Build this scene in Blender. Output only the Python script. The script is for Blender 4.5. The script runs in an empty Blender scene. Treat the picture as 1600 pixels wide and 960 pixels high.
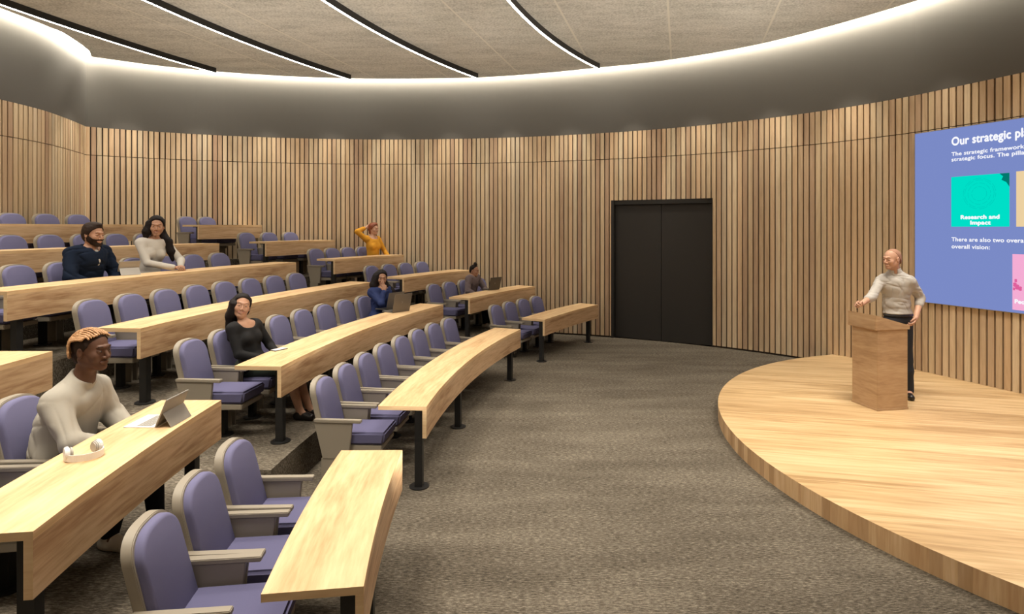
import bpy, math, random
import numpy as np
from mathutils import Vector, Matrix

random.seed(7)
rng = np.random.RandomState(11)
C = bpy.context.scene.collection
sc = bpy.context.scene

# ------------------------------------------------------------------ camera, world, exposure
F_PX, HORIZ, EYE = 950.0, 356.0, 2.3
cam_d = bpy.data.cameras.new('camera')
cam = bpy.data.objects.new('camera', cam_d)
C.objects.link(cam)
cam.location = (0, 0, EYE)
cam.rotation_euler = (math.pi / 2, 0, 0)
cam_d.sensor_width = 36
cam_d.lens = F_PX / 1600 * 36
cam_d.shift_y = -(480 - HORIZ) / 1600
cam_d.clip_start = 0.05
sc.camera = cam
vs = sc.view_settings
vs.view_transform = 'Standard'
vs.look = 'None'
vs.gamma = 1
vs.use_curve_mapping = False
vs.exposure = 0.25
sc.cycles.max_bounces = 8
sc.cycles.diffuse_bounces = 5
w = bpy.data.worlds.new('world')
sc.world = w
w.use_nodes = True
w.node_tree.nodes['Background'].inputs[0].default_value = (1.0, 0.9, 0.78, 1)
w.node_tree.nodes['Background'].inputs[1].default_value = 0.0

WARM = (1.0, 0.90, 0.76)
TRACK_POWER = 38.0       # emission strength of the track strips
COVE_POWER = 95.0
DOWN_FILL_W = 0.52            # multiplier on the added overhead area lights
UP_FILL_W = 42.0  # power of the added ceiling fill lights
WASH_W = 115.0

# ------------------------------------------------------------------ node material helpers
def new_mat(name):
    m = bpy.data.materials.new(name)
    m.use_nodes = True
    nt = m.node_tree
    nt.nodes.clear()
    out = nt.nodes.new('ShaderNodeOutputMaterial')
    b = nt.nodes.new('ShaderNodeBsdfPrincipled')
    nt.links.new(b.outputs[0], out.inputs[0])
    return m, nt, b

def plain(name, col, rough=0.6, metal=0.0, spec=0.5, bump=0.0, bscale=200):
    m, nt, b = new_mat(name)
    b.inputs['Base Color'].default_value = (*col, 1)
    b.inputs['Roughness'].default_value = rough
    b.inputs['Metallic'].default_value = metal
    b.inputs['Specular IOR Level'].default_value = spec
    tc = nt.nodes.new('ShaderNodeTexCoord')
    n = nt.nodes.new('ShaderNodeTexNoise')
    n.inputs['Scale'].default_value = bscale
    n.inputs['Detail'].default_value = 3
    nt.links.new(tc.outputs['Object'], n.inputs['Vector'])
    mix = nt.nodes.new('ShaderNodeMixRGB')
    mix.blend_type = 'MULTIPLY'
    mix.inputs[0].default_value = 0.18
    mix.inputs[1].default_value = (*col, 1)
    nt.links.new(n.outputs['Color'], mix.inputs[2])
    hs = nt.nodes.new('ShaderNodeMixRGB')
    hs.inputs[0].default_value = 0.75
    nt.links.new(mix.outputs[0], hs.inputs[1])
    hs.inputs[2].default_value = (*col, 1)
    nt.links.new(hs.outputs[0], b.inputs['Base Color'])
    if bump:
        bp = nt.nodes.new('ShaderNodeBump')
        bp.inputs['Strength'].default_value = bump
        bp.inputs['Distance'].default_value = 0.002
        nt.links.new(n.outputs['Fac'], bp.inputs['Height'])
        nt.links.new(bp.outputs[0], b.inputs['Normal'])
    return m

def emit(name, col, strength):
    m = bpy.data.materials.new(name)
    m.use_nodes = True
    nt = m.node_tree
    nt.nodes.clear()
    out = nt.nodes.new('ShaderNodeOutputMaterial')
    e = nt.nodes.new('ShaderNodeEmission')
    e.inputs[0].default_value = (*col, 1)
    e.inputs[1].default_value = strength
    nt.links.new(e.outputs[0], out.inputs[0])
    return m

def ramp(nt, fac, stops):
    r = nt.nodes.new('ShaderNodeValToRGB')
    els = r.color_ramp.elements
    while len(els) < len(stops):
        els.new(0.5)
    for e, (p, c) in zip(els, stops):
        e.position = p
        e.color = (*c, 1)
    nt.links.new(fac, r.inputs[0])
    return r.outputs[0]

def wood(name, light, mid, dark, src='UV', stretch=(0.55, 9.0, 9.0), rot=0.0, rough=0.42, fine=6.0, attr=None, contrast=1.0, boards=None):
    """long-grained timber: stretched noise for the figure, finer noise for the pores"""
    m, nt, b = new_mat(name)
    tc = nt.nodes.new('ShaderNodeTexCoord')
    mp = nt.nodes.new('ShaderNodeMapping')
    mp.inputs['Scale'].default_value = stretch
    mp.inputs['Rotation'].default_value = (0, 0, rot)
    # rotate first, then stretch
    pre = nt.nodes.new('ShaderNodeMapping')
    pre.inputs['Rotation'].default_value = (0, 0, rot)
    mp.inputs['Rotation'].default_value = (0, 0, 0)
    nt.links.new(tc.outputs[src], pre.inputs['Vector'])
    nt.links.new(pre.outputs[0], mp.inputs['Vector'])
    vec = mp.outputs[0]
    if attr:
        at = nt.nodes.new('ShaderNodeAttribute')
        at.attribute_name = attr
        add = nt.nodes.new('ShaderNodeVectorMath')
        add.operation = 'MULTIPLY_ADD'
        add.inputs[1].default_value = (1, 1, 1)
        sc_ = nt.nodes.new('ShaderNodeVectorMath')
        sc_.operation = 'SCALE'
        sc_.inputs['Scale'].default_value = 37.0
        cmb = nt.nodes.new('ShaderNodeCombineXYZ')
        for i in range(3):
            nt.links.new(at.outputs['Fac'], cmb.inputs[i])
        nt.links.new(cmb.outputs[0], sc_.inputs[0])
        nt.links.new(vec, add.inputs[0])
        nt.links.new(sc_.outputs[0], add.inputs[2])
        vec = add.outputs[0]
    n1 = nt.nodes.new('ShaderNodeTexNoise')
    n1.inputs['Scale'].default_value = 1.0
    n1.inputs['Detail'].default_value = 5
    n1.inputs['Roughness'].default_value = 0.6
    n1.inputs['Distortion'].default_value = 0.7
    nt.links.new(vec, n1.inputs['Vector'])
    n2 = nt.nodes.new('ShaderNodeTexNoise')
    n2.inputs['Scale'].default_value = fine
    n2.inputs['Detail'].default_value = 4
    nt.links.new(vec, n2.inputs['Vector'])
    mx = nt.nodes.new('ShaderNodeMath')
    mx.operation = 'MULTIPLY_ADD'
    mx.inputs[1].default_value = 0.35
    nt.links.new(n2.outputs['Fac'], mx.inputs[0])
    sb = nt.nodes.new('ShaderNodeMath')
    sb.operation = 'MULTIPLY'
    sb.inputs[1].default_value = 0.65
    nt.links.new(n1.outputs['Fac'], sb.inputs[0])
    nt.links.new(sb.outputs[0], mx.inputs[2])
    sp = 0.16 / contrast
    col = ramp(nt, mx.outputs[0], [(0.5 - sp, dark), (0.5, mid), (0.5 + sp, light)])
    if attr:
        tint = ramp(nt, at.outputs['Fac'], [(0.0, (0.66, 0.52, 0.44)), (0.2, (0.84, 0.72, 0.60)), (0.45, (0.95, 0.87, 0.72)),
                                            (0.7, (1.0, 0.84, 0.67)), (0.85, (1.08, 1.03, 0.90)), (1.0, (0.82, 0.78, 0.70))])
        mm = nt.nodes.new('ShaderNodeMixRGB')
        mm.blend_type = 'MULTIPLY'
        mm.inputs[0].default_value = 1
        nt.links.new(col, mm.inputs[1])
        nt.links.new(tint, mm.inputs[2])
        col = mm.outputs[0]
    if boards:
        axis, width, amount, line = boards
        sp_ = nt.nodes.new('ShaderNodeSeparateXYZ'); nt.links.new(pre.outputs[0], sp_.inputs[0])
        dv = nt.nodes.new('ShaderNodeMath'); dv.operation = 'DIVIDE'; dv.inputs[1].default_value = width
        nt.links.new(sp_.outputs[axis], dv.inputs[0])
        fl_ = nt.nodes.new('ShaderNodeMath'); fl_.operation = 'FLOOR'; nt.links.new(dv.outputs[0], fl_.inputs[0])
        wn = nt.nodes.new('ShaderNodeTexWhiteNoise'); wn.noise_dimensions = '1D'; nt.links.new(fl_.outputs[0], wn.inputs['W'])
        tn = ramp(nt, wn.outputs['Value'], [(0.0, (1 - amount, 1 - amount * 1.15, 1 - amount * 1.3)), (0.5, (1, 1, 1)), (1.0, (1 + amount * 0.35, 1 + amount * 0.45, 1 + amount * 0.5))])
        mb_ = nt.nodes.new('ShaderNodeMixRGB'); mb_.blend_type = 'MULTIPLY'; mb_.inputs[0].default_value = 1
        nt.links.new(col, mb_.inputs[1]); nt.links.new(tn, mb_.inputs[2])
        col = mb_.outputs[0]
        if line:
            fr_ = nt.nodes.new('ShaderNodeMath'); fr_.operation = 'FRACT'; nt.links.new(dv.outputs[0], fr_.inputs[0])
            lt_ = nt.nodes.new('ShaderNodeMath'); lt_.operation = 'LESS_THAN'; lt_.inputs[1].default_value = line
            nt.links.new(fr_.outputs[0], lt_.inputs[0])
            ml_ = nt.nodes.new('ShaderNodeMixRGB'); nt.links.new(lt_.outputs[0], ml_.inputs[0])
            nt.links.new(col, ml_.inputs[1]); ml_.inputs[2].default_value = (*light, 1)
            col = ml_.outputs[0]
    nt.links.new(col, b.inputs['Base Color'])
    b.inputs['Roughness'].default_value = rough
    b.inputs['Specular IOR Level'].default_value = 0.3
    bp = nt.nodes.new('ShaderNodeBump')
    bp.inputs['Strength'].default_value = 0.12
    bp.inputs['Distance'].default_value = 0.001
    nt.links.new(n2.outputs['Fac'], bp.inputs['Height'])
    nt.links.new(bp.outputs[0], b.inputs['Normal'])
    return m

def carpet_mat():
    m, nt, b = new_mat('carpet_loop')
    tc = nt.nodes.new('ShaderNodeTexCoord')
    mp = nt.nodes.new('ShaderNodeMapping')
    mp.inputs['Scale'].default_value = (0.45, 1.6, 1.0)
    nt.links.new(tc.outputs['Object'], mp.inputs['Vector'])
    a = nt.nodes.new('ShaderNodeTexNoise')
    a.inputs['Scale'].default_value = 1.3
    a.inputs['Detail'].default_value = 6
    a.inputs['Roughness'].default_value = 0.65
    nt.links.new(mp.outputs[0], a.inputs['Vector'])
    c = nt.nodes.new('ShaderNodeTexNoise')
    c.inputs['Scale'].default_value = 55
    c.inputs['Detail'].default_value = 5
    c.inputs['Roughness'].default_value = 0.8
    nt.links.new(mp.outputs[0], c.inputs['Vector'])
    mx = nt.nodes.new('ShaderNodeMath')
    mx.operation = 'MULTIPLY_ADD'
    mx.inputs[1].default_value = 0.78
    nt.links.new(c.outputs['Fac'], mx.inputs[0])
    s = nt.nodes.new('ShaderNodeMath')
    s.operation = 'MULTIPLY'
    s.inputs[1].default_value = 0.22
    nt.links.new(a.outputs['Fac'], s.inputs[0])
    nt.links.new(s.outputs[0], mx.inputs[2])
    col = ramp(nt, mx.outputs[0], [(0.34, (0.022, 0.018, 0.013)), (0.46, (0.085, 0.072, 0.055)), (0.54, (0.155, 0.134, 0.105)), (0.66, (0.34, 0.30, 0.24))])
    nt.links.new(col, b.inputs['Base Color'])
    b.inputs['Roughness'].default_value = 0.95
    b.inputs['Specular IOR Level'].default_value = 0.1
    bp = nt.nodes.new('ShaderNodeBump')
    bp.inputs['Strength'].default_value = 0.5
    bp.inputs['Distance'].default_value = 0.004
    nt.links.new(c.outputs['Fac'], bp.inputs['Height'])
    nt.links.new(bp.outputs[0], b.inputs['Normal'])
    return m

AX = math.radians(15.6)      # the room's own axis, read from the ceiling joints

def ceiling_mat():
    m, nt, b = new_mat('ceiling_board')
    tc = nt.nodes.new('ShaderNodeTexCoord')
    pre = nt.nodes.new('ShaderNodeMapping')
    pre.inputs['Rotation'].default_value = (0, 0, AX)
    nt.links.new(tc.outputs['Object'], pre.inputs['Vector'])
    sep = nt.nodes.new('ShaderNodeSeparateXYZ')
    nt.links.new(pre.outputs[0], sep.inputs[0])
    # joints at a 1.57 m spacing
    def joint(sock, spacing, off, width):
        ad = nt.nodes.new('ShaderNodeMath'); ad.operation = 'ADD'; ad.inputs[1].default_value = off
        nt.links.new(sock, ad.inputs[0])
        pp = nt.nodes.new('ShaderNodeMath'); pp.operation = 'PINGPONG'; pp.inputs[1].default_value = spacing / 2
        nt.links.new(ad.outputs[0], pp.inputs[0])
        lt = nt.nodes.new('ShaderNodeMath'); lt.operation = 'LESS_THAN'; lt.inputs[1].default_value = width
        nt.links.new(pp.outputs[0], lt.inputs[0])
        return lt.outputs[0]
    j1 = joint(sep.outputs['X'], 1.57, 3.336 + 157, 0.016)
    j2 = joint(sep.outputs['Y'], 3.1, 0.6 + 310, 0.006)
    mxj = nt.nodes.new('ShaderNodeMath'); mxj.operation = 'MAXIMUM'
    nt.links.new(j1, mxj.inputs[0]); nt.links.new(j2, mxj.inputs[1])
    mp = nt.nodes.new('ShaderNodeMapping')
    mp.inputs['Scale'].default_value = (0.7, 2.6, 1)
    nt.links.new(tc.outputs['Object'], mp.inputs['Vector'])
    a = nt.nodes.new('ShaderNodeTexNoise'); a.inputs['Scale'].default_value = 1.4; a.inputs['Detail'].default_value = 7; a.inputs['Roughness'].default_value = 0.7
    nt.links.new(mp.outputs[0], a.inputs['Vector'])
    f = nt.nodes.new('ShaderNodeTexNoise'); f.inputs['Scale'].default_value = 34; f.inputs['Detail'].default_value = 3
    nt.links.new(tc.outputs['Object'], f.inputs['Vector'])
    mx = nt.nodes.new('ShaderNodeMath'); mx.operation = 'MULTIPLY_ADD'; mx.inputs[1].default_value = 0.55
    nt.links.new(f.outputs['Fac'], mx.inputs[0])
    s = nt.nodes.new('ShaderNodeMath'); s.operation = 'MULTIPLY'; s.inputs[1].default_value = 0.45
    nt.links.new(a.outputs['Fac'], s.inputs[0]); nt.links.new(s.outputs[0], mx.inputs[2])
    col = ramp(nt, mx.outputs[0], [(0.38, (0.44, 0.455, 0.44)), (0.5, (0.62, 0.635, 0.61)), (0.62, (0.76, 0.77, 0.745))])
    mm = nt.nodes.new('ShaderNodeMixRGB')
    nt.links.new(mxj.outputs[0], mm.inputs[0])
    nt.links.new(col, mm.inputs[1])
    mm.inputs[2].default_value = (0.76, 0.76, 0.71, 1)
    nt.links.new(mm.outputs[0], b.inputs['Base Color'])
    b.inputs['Roughness'].default_value = 0.9
    return m

M = {}
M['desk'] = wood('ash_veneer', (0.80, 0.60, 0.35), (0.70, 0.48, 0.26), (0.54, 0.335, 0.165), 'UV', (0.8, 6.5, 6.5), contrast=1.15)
M['edge'] = wood('ash_edge', (0.80, 0.62, 0.38), (0.72, 0.52, 0.30), (0.60, 0.40, 0.22), 'UV', (3, 20, 20))
M['stage'] = wood('stage_boards', (0.68, 0.50, 0.285), (0.56, 0.385, 0.20), (0.38, 0.24, 0.11), 'Object', (0.30, 4.0, 4.0), rot=math.radians(13), rough=0.42, contrast=1.25, boards=('Y', 0.62, 0.12, 0.012))
M['stage_edge'] = wood('stage_edging', (0.60, 0.42, 0.25), (0.52, 0.34, 0.18), (0.42, 0.25, 0.12), 'UV', (9, 0.6, 1), rough=0.45, boards=('X', 0.085, 0.30, None))
M['panel'] = wood('ash_shaded', (0.66, 0.47, 0.29), (0.56, 0.375, 0.215), (0.37, 0.215, 0.11), 'UV', (0.7, 7.5, 7.5), contrast=1.35)  # same ash as the desk top, darkened for the shade on upright fronts
M['lectern'] = wood('lectern_veneer', (0.56, 0.40, 0.245), (0.48, 0.325, 0.19), (0.37, 0.235, 0.13), 'Object', (1.2, 1.2, 8.0), rough=0.45)
M['slat'] = wood('slat_timber', (0.68, 0.60, 0.48), (0.60, 0.51, 0.395), (0.48, 0.385, 0.28), 'Object', (14, 14, 0.8), rough=0.55, attr='tone', contrast=0.9)
M['backing'] = plain('dark_felt', (0.060, 0.045, 0.034), 0.9)
M['upper'] = plain('umber_plaster', (0.100, 0.094, 0.084), 0.85)
M['carpet'] = carpet_mat()
M['ceiling'] = ceiling_mat()
M['black'] = plain('black_steel', (0.012, 0.012, 0.012), 0.45)
M['door'] = plain('charcoal_door', (0.020, 0.0175, 0.015), 0.6)
M['shadow_gap'] = plain('black_frame', (0.012, 0.010, 0.008), 0.7)
M['shell'] = plain('taupe_laminate', (0.295, 0.26, 0.205), 0.5)
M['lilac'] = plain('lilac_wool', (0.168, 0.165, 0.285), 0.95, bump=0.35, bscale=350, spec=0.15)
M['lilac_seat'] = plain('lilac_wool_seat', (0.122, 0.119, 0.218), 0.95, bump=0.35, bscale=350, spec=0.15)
M['silver'] = plain('brushed_silver', (0.34, 0.325, 0.30), 0.45, 0.3)
M['keys'] = plain('pale_keyboard', (0.80, 0.79, 0.76), 0.5)
M['darkgrey'] = plain('graphite', (0.10, 0.09, 0.08), 0.4, 0.3)
M['white'] = plain('white_plastic', (0.82, 0.82, 0.82), 0.35)
M['gloss'] = plain('dark_glass', (0.02, 0.02, 0.025), 0.1)
M['cream'] = plain('cream_pad', (0.72, 0.66, 0.55), 0.6)

# ------------------------------------------------------------------ mesh helpers
rad = math.radians
class MB:
    def __init__(self):
        self.v, self.f, self.uv, self.mi = [], [], [], []
    def quad(self, pts, uv=None, mi=0):
        n = len(self.v)
        self.v += [tuple(p) for p in pts]
        self.f.append(list(range(n, n + len(pts))))
        self.uv.append(uv or [(0, 0)] * len(pts))
        self.mi.append(mi)
    def box(self, x0, x1, y0, y1, z0, z1, mi=0, T=None):
        P = [Vector((x, y, z)) for x in (x0, x1) for y in (y0, y1) for z in (z0, z1)]
        if T is not None:
            P = [T @ p for p in P]
        for q in ((0, 1, 3, 2), (4, 6, 7, 5), (0, 4, 5, 1), (2, 3, 7, 6), (0, 2, 6, 4), (1, 5, 7, 3)):
            uv = [(0, 0), (1, 0), (1, 1), (0, 1)]
            self.quad([P[i] for i in q], uv, mi)
    def prism(self, outline, z0, z1, mi=0, T=None, top_scale=1.0):
        """outline CCW in xy"""
        n = len(outline)
        a = [Vector((p[0], p[1], z0)) for p in outline]
        b = [Vector((p[0], p[1], z1)) for p in outline]
        if T is not None:
            a = [T @ p for p in a]; b = [T @ p for p in b]
        self.quad(a[::-1], mi=mi)
        self.quad(b, [(p[0], p[1]) for p in outline], mi=mi)
        s = 0
        for i in range(n):
            j = (i + 1) % n
            L = (a[j] - a[i]).length
            self.quad([a[i], a[j], b[j], b[i]], [(s, z0), (s + L, z0), (s + L, z1), (s, z1)], mi)
            s += L
    def cyl(self, c, r, z0, z1, n=20, mi=0, r1=None, T=None):
        r1 = r if r1 is None else r1
        a = [Vector((c[0] + r * math.cos(t * 2 * math.pi / n), c[1] + r * math.sin(t * 2 * math.pi / n), z0)) for t in range(n)]
        b = [Vector((c[0] + r1 * math.cos(t * 2 * math.pi / n), c[1] + r1 * math.sin(t * 2 * math.pi / n), z1)) for t in range(n)]
        if T is not None:
            a = [T @ p for p in a]; b = [T @ p for p in b]
        self.quad(a[::-1], mi=mi); self.quad(b, mi=mi)
        for i in range(n):
            j = (i + 1) % n
            self.quad([a[i], a[j], b[j], b[i]], mi=mi)
    def build(self, name, mats, parent=None, smooth=False, bevel=0.0, seg=2, merge=True):
        me = bpy.data.meshes.new(name)
        me.from_pydata(self.v, [], self.f)
        uvl = me.uv_layers.new(name='UVMap')
        flat = [c for u in self.uv for p in u for c in p]
        uvl.data.foreach_set('uv', flat)
        mats = mats if isinstance(mats, (list, tuple)) else [mats]
        for m in mats:
            me.materials.append(m)
        me.polygons.foreach_set('material_index', self.mi)
        if merge:
            import bmesh
            bm = bmesh.new(); bm.from_mesh(me)
            bmesh.ops.remove_doubles(bm, verts=bm.verts, dist=1e-5)
            bmesh.ops.recalc_face_normals(bm, faces=bm.faces)
            if bevel:
                es = [e for e in bm.edges if len(e.link_faces) == 2 and e.calc_face_angle(0) > 0.5]
                bmesh.ops.bevel(bm, geom=es, offset=bevel, segments=seg, affect='EDGES', clamp_overlap=True)
            bm.to_mesh(me); bm.free()
        if smooth:
            me.polygons.foreach_set('use_smooth', [True] * len(me.polygons))
            if smooth != 'all': me.set_sharp_from_angle(angle=rad(smooth))
        me.update()
        o = bpy.data.objects.new(name, me)
        C.objects.link(o)
        if parent:
            o.parent = parent
        return o

def tag(o, label=None, cat=None, group=None, kind=None):
    if label: o['label'] = label
    if cat: o['category'] = cat
    if group: o['group'] = group
    if kind: o['kind'] = kind
    return o

def empty(name, loc=(0, 0, 0), rz=0.0):
    o = bpy.data.objects.new(name, None)
    C.objects.link(o)
    o.location = loc
    o.rotation_euler = (0, 0, rz)
    o.empty_display_size = 0.1
    return o

def copy_tree(o, parent=None):
    c = o.copy()
    C.objects.link(c)
    if parent is not None:
        c.parent = parent
        c.matrix_parent_inverse = o.matrix_parent_inverse.copy()
    for ch in list(o.children):
        copy_tree(ch, c)
    return c

# ------------------------------------------------------------------ plan of the room
XC, YC, R1, PITCH, TIER, DESK_Z = 12.795, 4.507, 13.57, 1.324, 0.325, 0.73
rad = math.radians
def row_R(k): return R1 + PITCH * k
def pol(R, a, z=0.0):
    return Vector((XC - R * math.cos(rad(a)), YC + R * math.sin(rad(a)), z))
def ang_at_y(R, y): return math.degrees(math.asin((y - YC) / R))

far_pts = [(-8.42, 11.97), (-8.17, 12.13), (-7.77, 12.45), (-7.05, 12.79), (-5.63, 13.37), (-4.59, 13.61), (-3.46, 13.71), (-1.44, 13.66),
           (-0.28, 13.52), (0.84, 13.23), (2.10, 12.70), (3.88, 11.75), (4.60, 11.16), (5.20, 10.51), (5.71, 9.83), (6.09, 9.15)]
def smooth_arc(pts, cx, cy, deg, n):
    p = np.array(pts)
    a = np.arctan2(p[:, 1] - cy, p[:, 0] - cx)
    r = np.hypot(p[:, 0] - cx, p[:, 1] - cy)
    am = a.mean()
    wts = np.ones(len(a)); wts[0] = wts[-1] = 6
    co = np.polyfit(a - am, r, deg, w=wts)
    aa = np.linspace(a[0], a[-1], n)
    rr = np.polyval(co, aa - am)
    return [(cx + r_ * math.cos(t), cy + r_ * math.sin(t)) for t, r_ in zip(aa, rr)]
wall_far = smooth_arc(far_pts, -2.0, 4.5, 6, 90)
SCR_DIR = Vector((0.343, -0.939)).normalized()
wall_right = [wall_far[-1]] + [(wall_far[-1][0] + SCR_DIR.x * d, wall_far[-1][1] + SCR_DIR.y * d) for d in (1.0, 2.0, 3.0, 4.0, 4.7)]
e = wall_right[-1]
wall_near = [e, (e[0] + 0.1, 3.2), (e[0] - 0.2, 1.6), (6.7, 0.1), (5.6, -1.2), (4.0, -2.0), (1.5, -2.4), (-1.5, -2.5), (-4.5, -2.4), (-7.4, -1.9)]
wall_left = [(-7.4, -1.9), (-7.9, 0.0), (-8.2, 2.0), (-8.3, 4.5), (-8.22, 6.6), (-8.05, 8.4), (-7.97, 9.46), (-7.96, 10.07), (-8.01, 10.5), (-8.13, 11.0), (-8.27, 11.5), wall_far[0]]
def catmull(pts, n=8):
    out = []
    for i in range(len(pts) - 1):
        p0 = np.array(pts[max(i - 1, 0)]); p1 = np.array(pts[i]); p2 = np.array(pts[i + 1]); p3 = np.array(pts[min(i + 2, len(pts) - 1)])
        for j in range(n):
            t = j / n
            q = 0.5 * ((2 * p1) + (-p0 + p2) * t + (2 * p0 - 5 * p1 + 4 * p2 - p3) * t * t + (-p0 + 3 * p1 - 3 * p2 + p3) * t ** 3)
            out.append(tuple(q))
    out.append(tuple(pts[-1]))
    return out
wall_near = catmull(wall_near)
wall_left = catmull(wall_left)

def inward(poly, d):
    """offset a polyline towards the room (its right-hand side when walked far-left to far-right)"""
    out = []
    for i, p in enumerate(poly):
        a = np.array(poly[max(i - 1, 0)]); b = np.array(poly[min(i + 1, len(poly) - 1)])
        t = (b - a) / (np.linalg.norm(b - a) + 1e-9)
        nrm = np.array((t[1], -t[0]))
        out.append(tuple(np.array(p) + nrm * d))
    return out

def arclen(poly):
    s = [0]
    for a, b in zip(poly[:-1], poly[1:]):
        s.append(s[-1] + math.hypot(b[0] - a[0], b[1] - a[1]))
    return s
def along(poly, S, s):
    i = int(np.searchsorted(S, s)) - 1
    i = max(0, min(i, len(poly) - 2))
    t = (s - S[i]) / (S[i + 1] - S[i])
    p = Vector((poly[i][0] + (poly[i + 1][0] - poly[i][0]) * t, poly[i][1] + (poly[i + 1][1] - poly[i][1]) * t))
    d = Vector((poly[i + 1][0] - poly[i][0], poly[i + 1][1] - poly[i][1])).normalized()
    return p, d

Z_JOINT, Z_SLAT, Z_RAFT, Z_LED, Z_TOP = 3.735, 4.29, 5.58, 5.70, 6.05
SL_P, SL_W, SL_D = 0.0985, 0.076, 0.034
S_far = arclen(wall_far)
def s_at_u(poly, S, u):
    best = min(range(0, 4000), key=lambda i: abs((lambda p: 800 + F_PX * p[0] / max(p[1], .5) - u)(along(poly, S, S[-1] * i / 3999)[0])))
    return S[-1] * best / 3999
D0, D1 = s_at_u(wall_far, S_far, 957.5), s_at_u(wall_far, S_far, 1113.5)
DOOR_H = 2.87

def wall_strip(name, poly, z0, z1, mat, off=0.0, skip=None):
    mb = MB()
    pl = inward(poly, off) if off else poly
    S = arclen(poly)
    for i in range(len(pl) - 1):
        lo = z0
        if skip and S[i + 1] > skip[0] + 0.001 and S[i] < skip[1] - 0.001:
            lo = skip[2]
        a, b = pl[i], pl[i + 1]
        mb.quad([(a[0], a[1], lo), (b[0], b[1], lo), (b[0], b[1], z1), (a[0], a[1], z1)], [(S[i], lo), (S[i + 1], lo), (S[i + 1], z1), (S[i], z1)])
    return mb.build(name, mat)

def with_points(poly, ss):
    S = arclen(poly)
    items = [(s, p) for s, p in zip(S, poly)] + [(s, tuple(along(poly, S, s)[0])) for s in ss]
    items.sort(key=lambda t: t[0])
    return [p for s, p in items]

wall_far = with_points(wall_far, [D0, D1])
S_far = arclen(wall_far)

# backing + slats + upper plaster for every side of the room
def slats(name, poly, parent, door=None, zlow=0.035):
    S = arclen(poly)
    mb = MB(); tones = []
    n = int(S[-1] / SL_P)
    for i in range(n):
        s = (i + 0.5) * S[-1] / n
        p, d = along(poly, S, s)
        nrm = Vector((d.y, -d.x))
        tone = random.random()
        dep = SL_D + random.uniform(-0.003, 0.003)
        T = Matrix(((d.x, nrm.x, 0, p.x), (d.y, nrm.y, 0, p.y), (0, 0, 1, 0), (0, 0, 0, 1)))
        lo = zlow
        if door and door[0] < s < door[1]:
            lo = DOOR_H
        x0, x1 = -SL_W / 2, SL_W / 2
        if door:
            for e_ in door:
                if s - SL_W / 2 < e_ < s + SL_W / 2:
                    lo = zlow if True else lo
                    if s >= door[0] and s <= door[1]: lo = DOOR_H
        k0 = len(mb.f)
        mb.box(x0, x1, 0, dep, lo, Z_JOINT - 0.006, T=T)
        tones += [tone] * (len(mb.f) - k0)
        t2 = tone if random.random() < 0.5 else min(1, max(0, tone + random.uniform(-0.12, 0.12)))
        k0 = len(mb.f)
        sh = random.uniform(-0.004, 0.004)
        mb.box(x0 + sh, x1 + sh, 0, SL_D + 0.002, Z_JOINT + 0.006, Z_SLAT, T=T)
        tones += [t2] * (len(mb.f) - k0)
    o = mb.build(name, M['slat'], parent, merge=False)
    at = o.data.attributes.new('tone', 'FLOAT', 'FACE')
    at.data.foreach_set('value', tones)
    return o

def make_wall(name, poly, door=None):
    w_ = wall_strip(name, poly, -0.02, Z_TOP, M['backing'], skip=(door[0], door[1], DOOR_H) if door else None)
    tag(w_, kind='structure')
    slats('slat_cladding', poly, w_, door)
    up = wall_strip('plaster_band', poly, Z_SLAT, Z_TOP, M['upper'], off=SL_D)
    up.parent = w_
    # underside lip of the plaster band closing the gap above the slats
    mb = MB(); a = poly; b = inward(poly, SL_D)
    for i in range(len(a) - 1):
        mb.quad([(a[i][0], a[i][1], Z_SLAT), (a[i + 1][0], a[i + 1][1], Z_SLAT), (b[i + 1][0], b[i + 1][1], Z_SLAT), (b[i][0], b[i][1], Z_SLAT)])
    mb.build('band_lip', M['upper'], w_)
    return w_

make_wall('wall_left', wall_left)
make_wall('wall_back', wall_far, (D0, D1))
make_wall('wall_right', wall_right)
make_wall('wall_front', wall_near)

# floor (dark skirting gap under the slats is the felt showing)
room = wall_left[:-1] + wall_far[:-1] + wall_right[:-1] + wall_near[:-1]
mb = MB()
mb.quad([(p[0], p[1], 0.0) for p in room])
fl = mb.build('floor', M['carpet']); tag(fl, kind='structure')
mb = MB()
mb.quad([(p[0], p[1], Z_TOP) for p in room])
ct = mb.build('ceiling', M['upper']); tag(ct, kind='structure')

# ------------------------------------------------------------------ floating ceiling raft with cove strip
raft_far = [(-8.06, 11.66), (-7.2, 12.28), (-6.18, 12.77), (-4.9, 13.15), (-3.51, 13.35), (-2.1, 13.37), (-0.70, 13.26), (0.6, 12.92), (1.83, 12.43), (2.9, 11.98), (4.03, 11.20), (4.71, 10.53), (5.38, 9.58), (5.86, 8.75)]
raft_edge = catmull(raft_far, 8)
r2 = [(5.88 + SCR_DIR.x * d, 8.70 + SCR_DIR.y * d) for d in (0.6, 1.6, 2.6, 3.6, 4.2)]
raft_edge += r2
nn = [(wall_near[i][0], wall_near[i][1]) for i in range(4, len(wall_near), 5)]
cxm, cym = 0.0, 5.0
raft_edge += [(x + (cxm - x) * 0.05, y + (cym - y) * 0.05) for x, y in nn]
left_r = catmull([(-7.0, -1.4), (-7.5, 0.3), (-7.78, 2.2), (-7.87, 4.5), (-7.83, 6.6), (-7.72, 8.2), (-7.62, 9.2), (-7.56, 9.75), (-7.56, 10.25), (-7.68, 10.85), (-7.86, 11.3)], 4)
raft_edge += left_r
mb = MB()
mb.prism(raft_edge[::-1] if False else raft_edge, Z_RAFT, Z_RAFT + 0.12)
raft = mb.build('ceiling', M['ceiling']); tag(raft, kind='structure'); raft.name = 'ceiling_raft'
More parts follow.
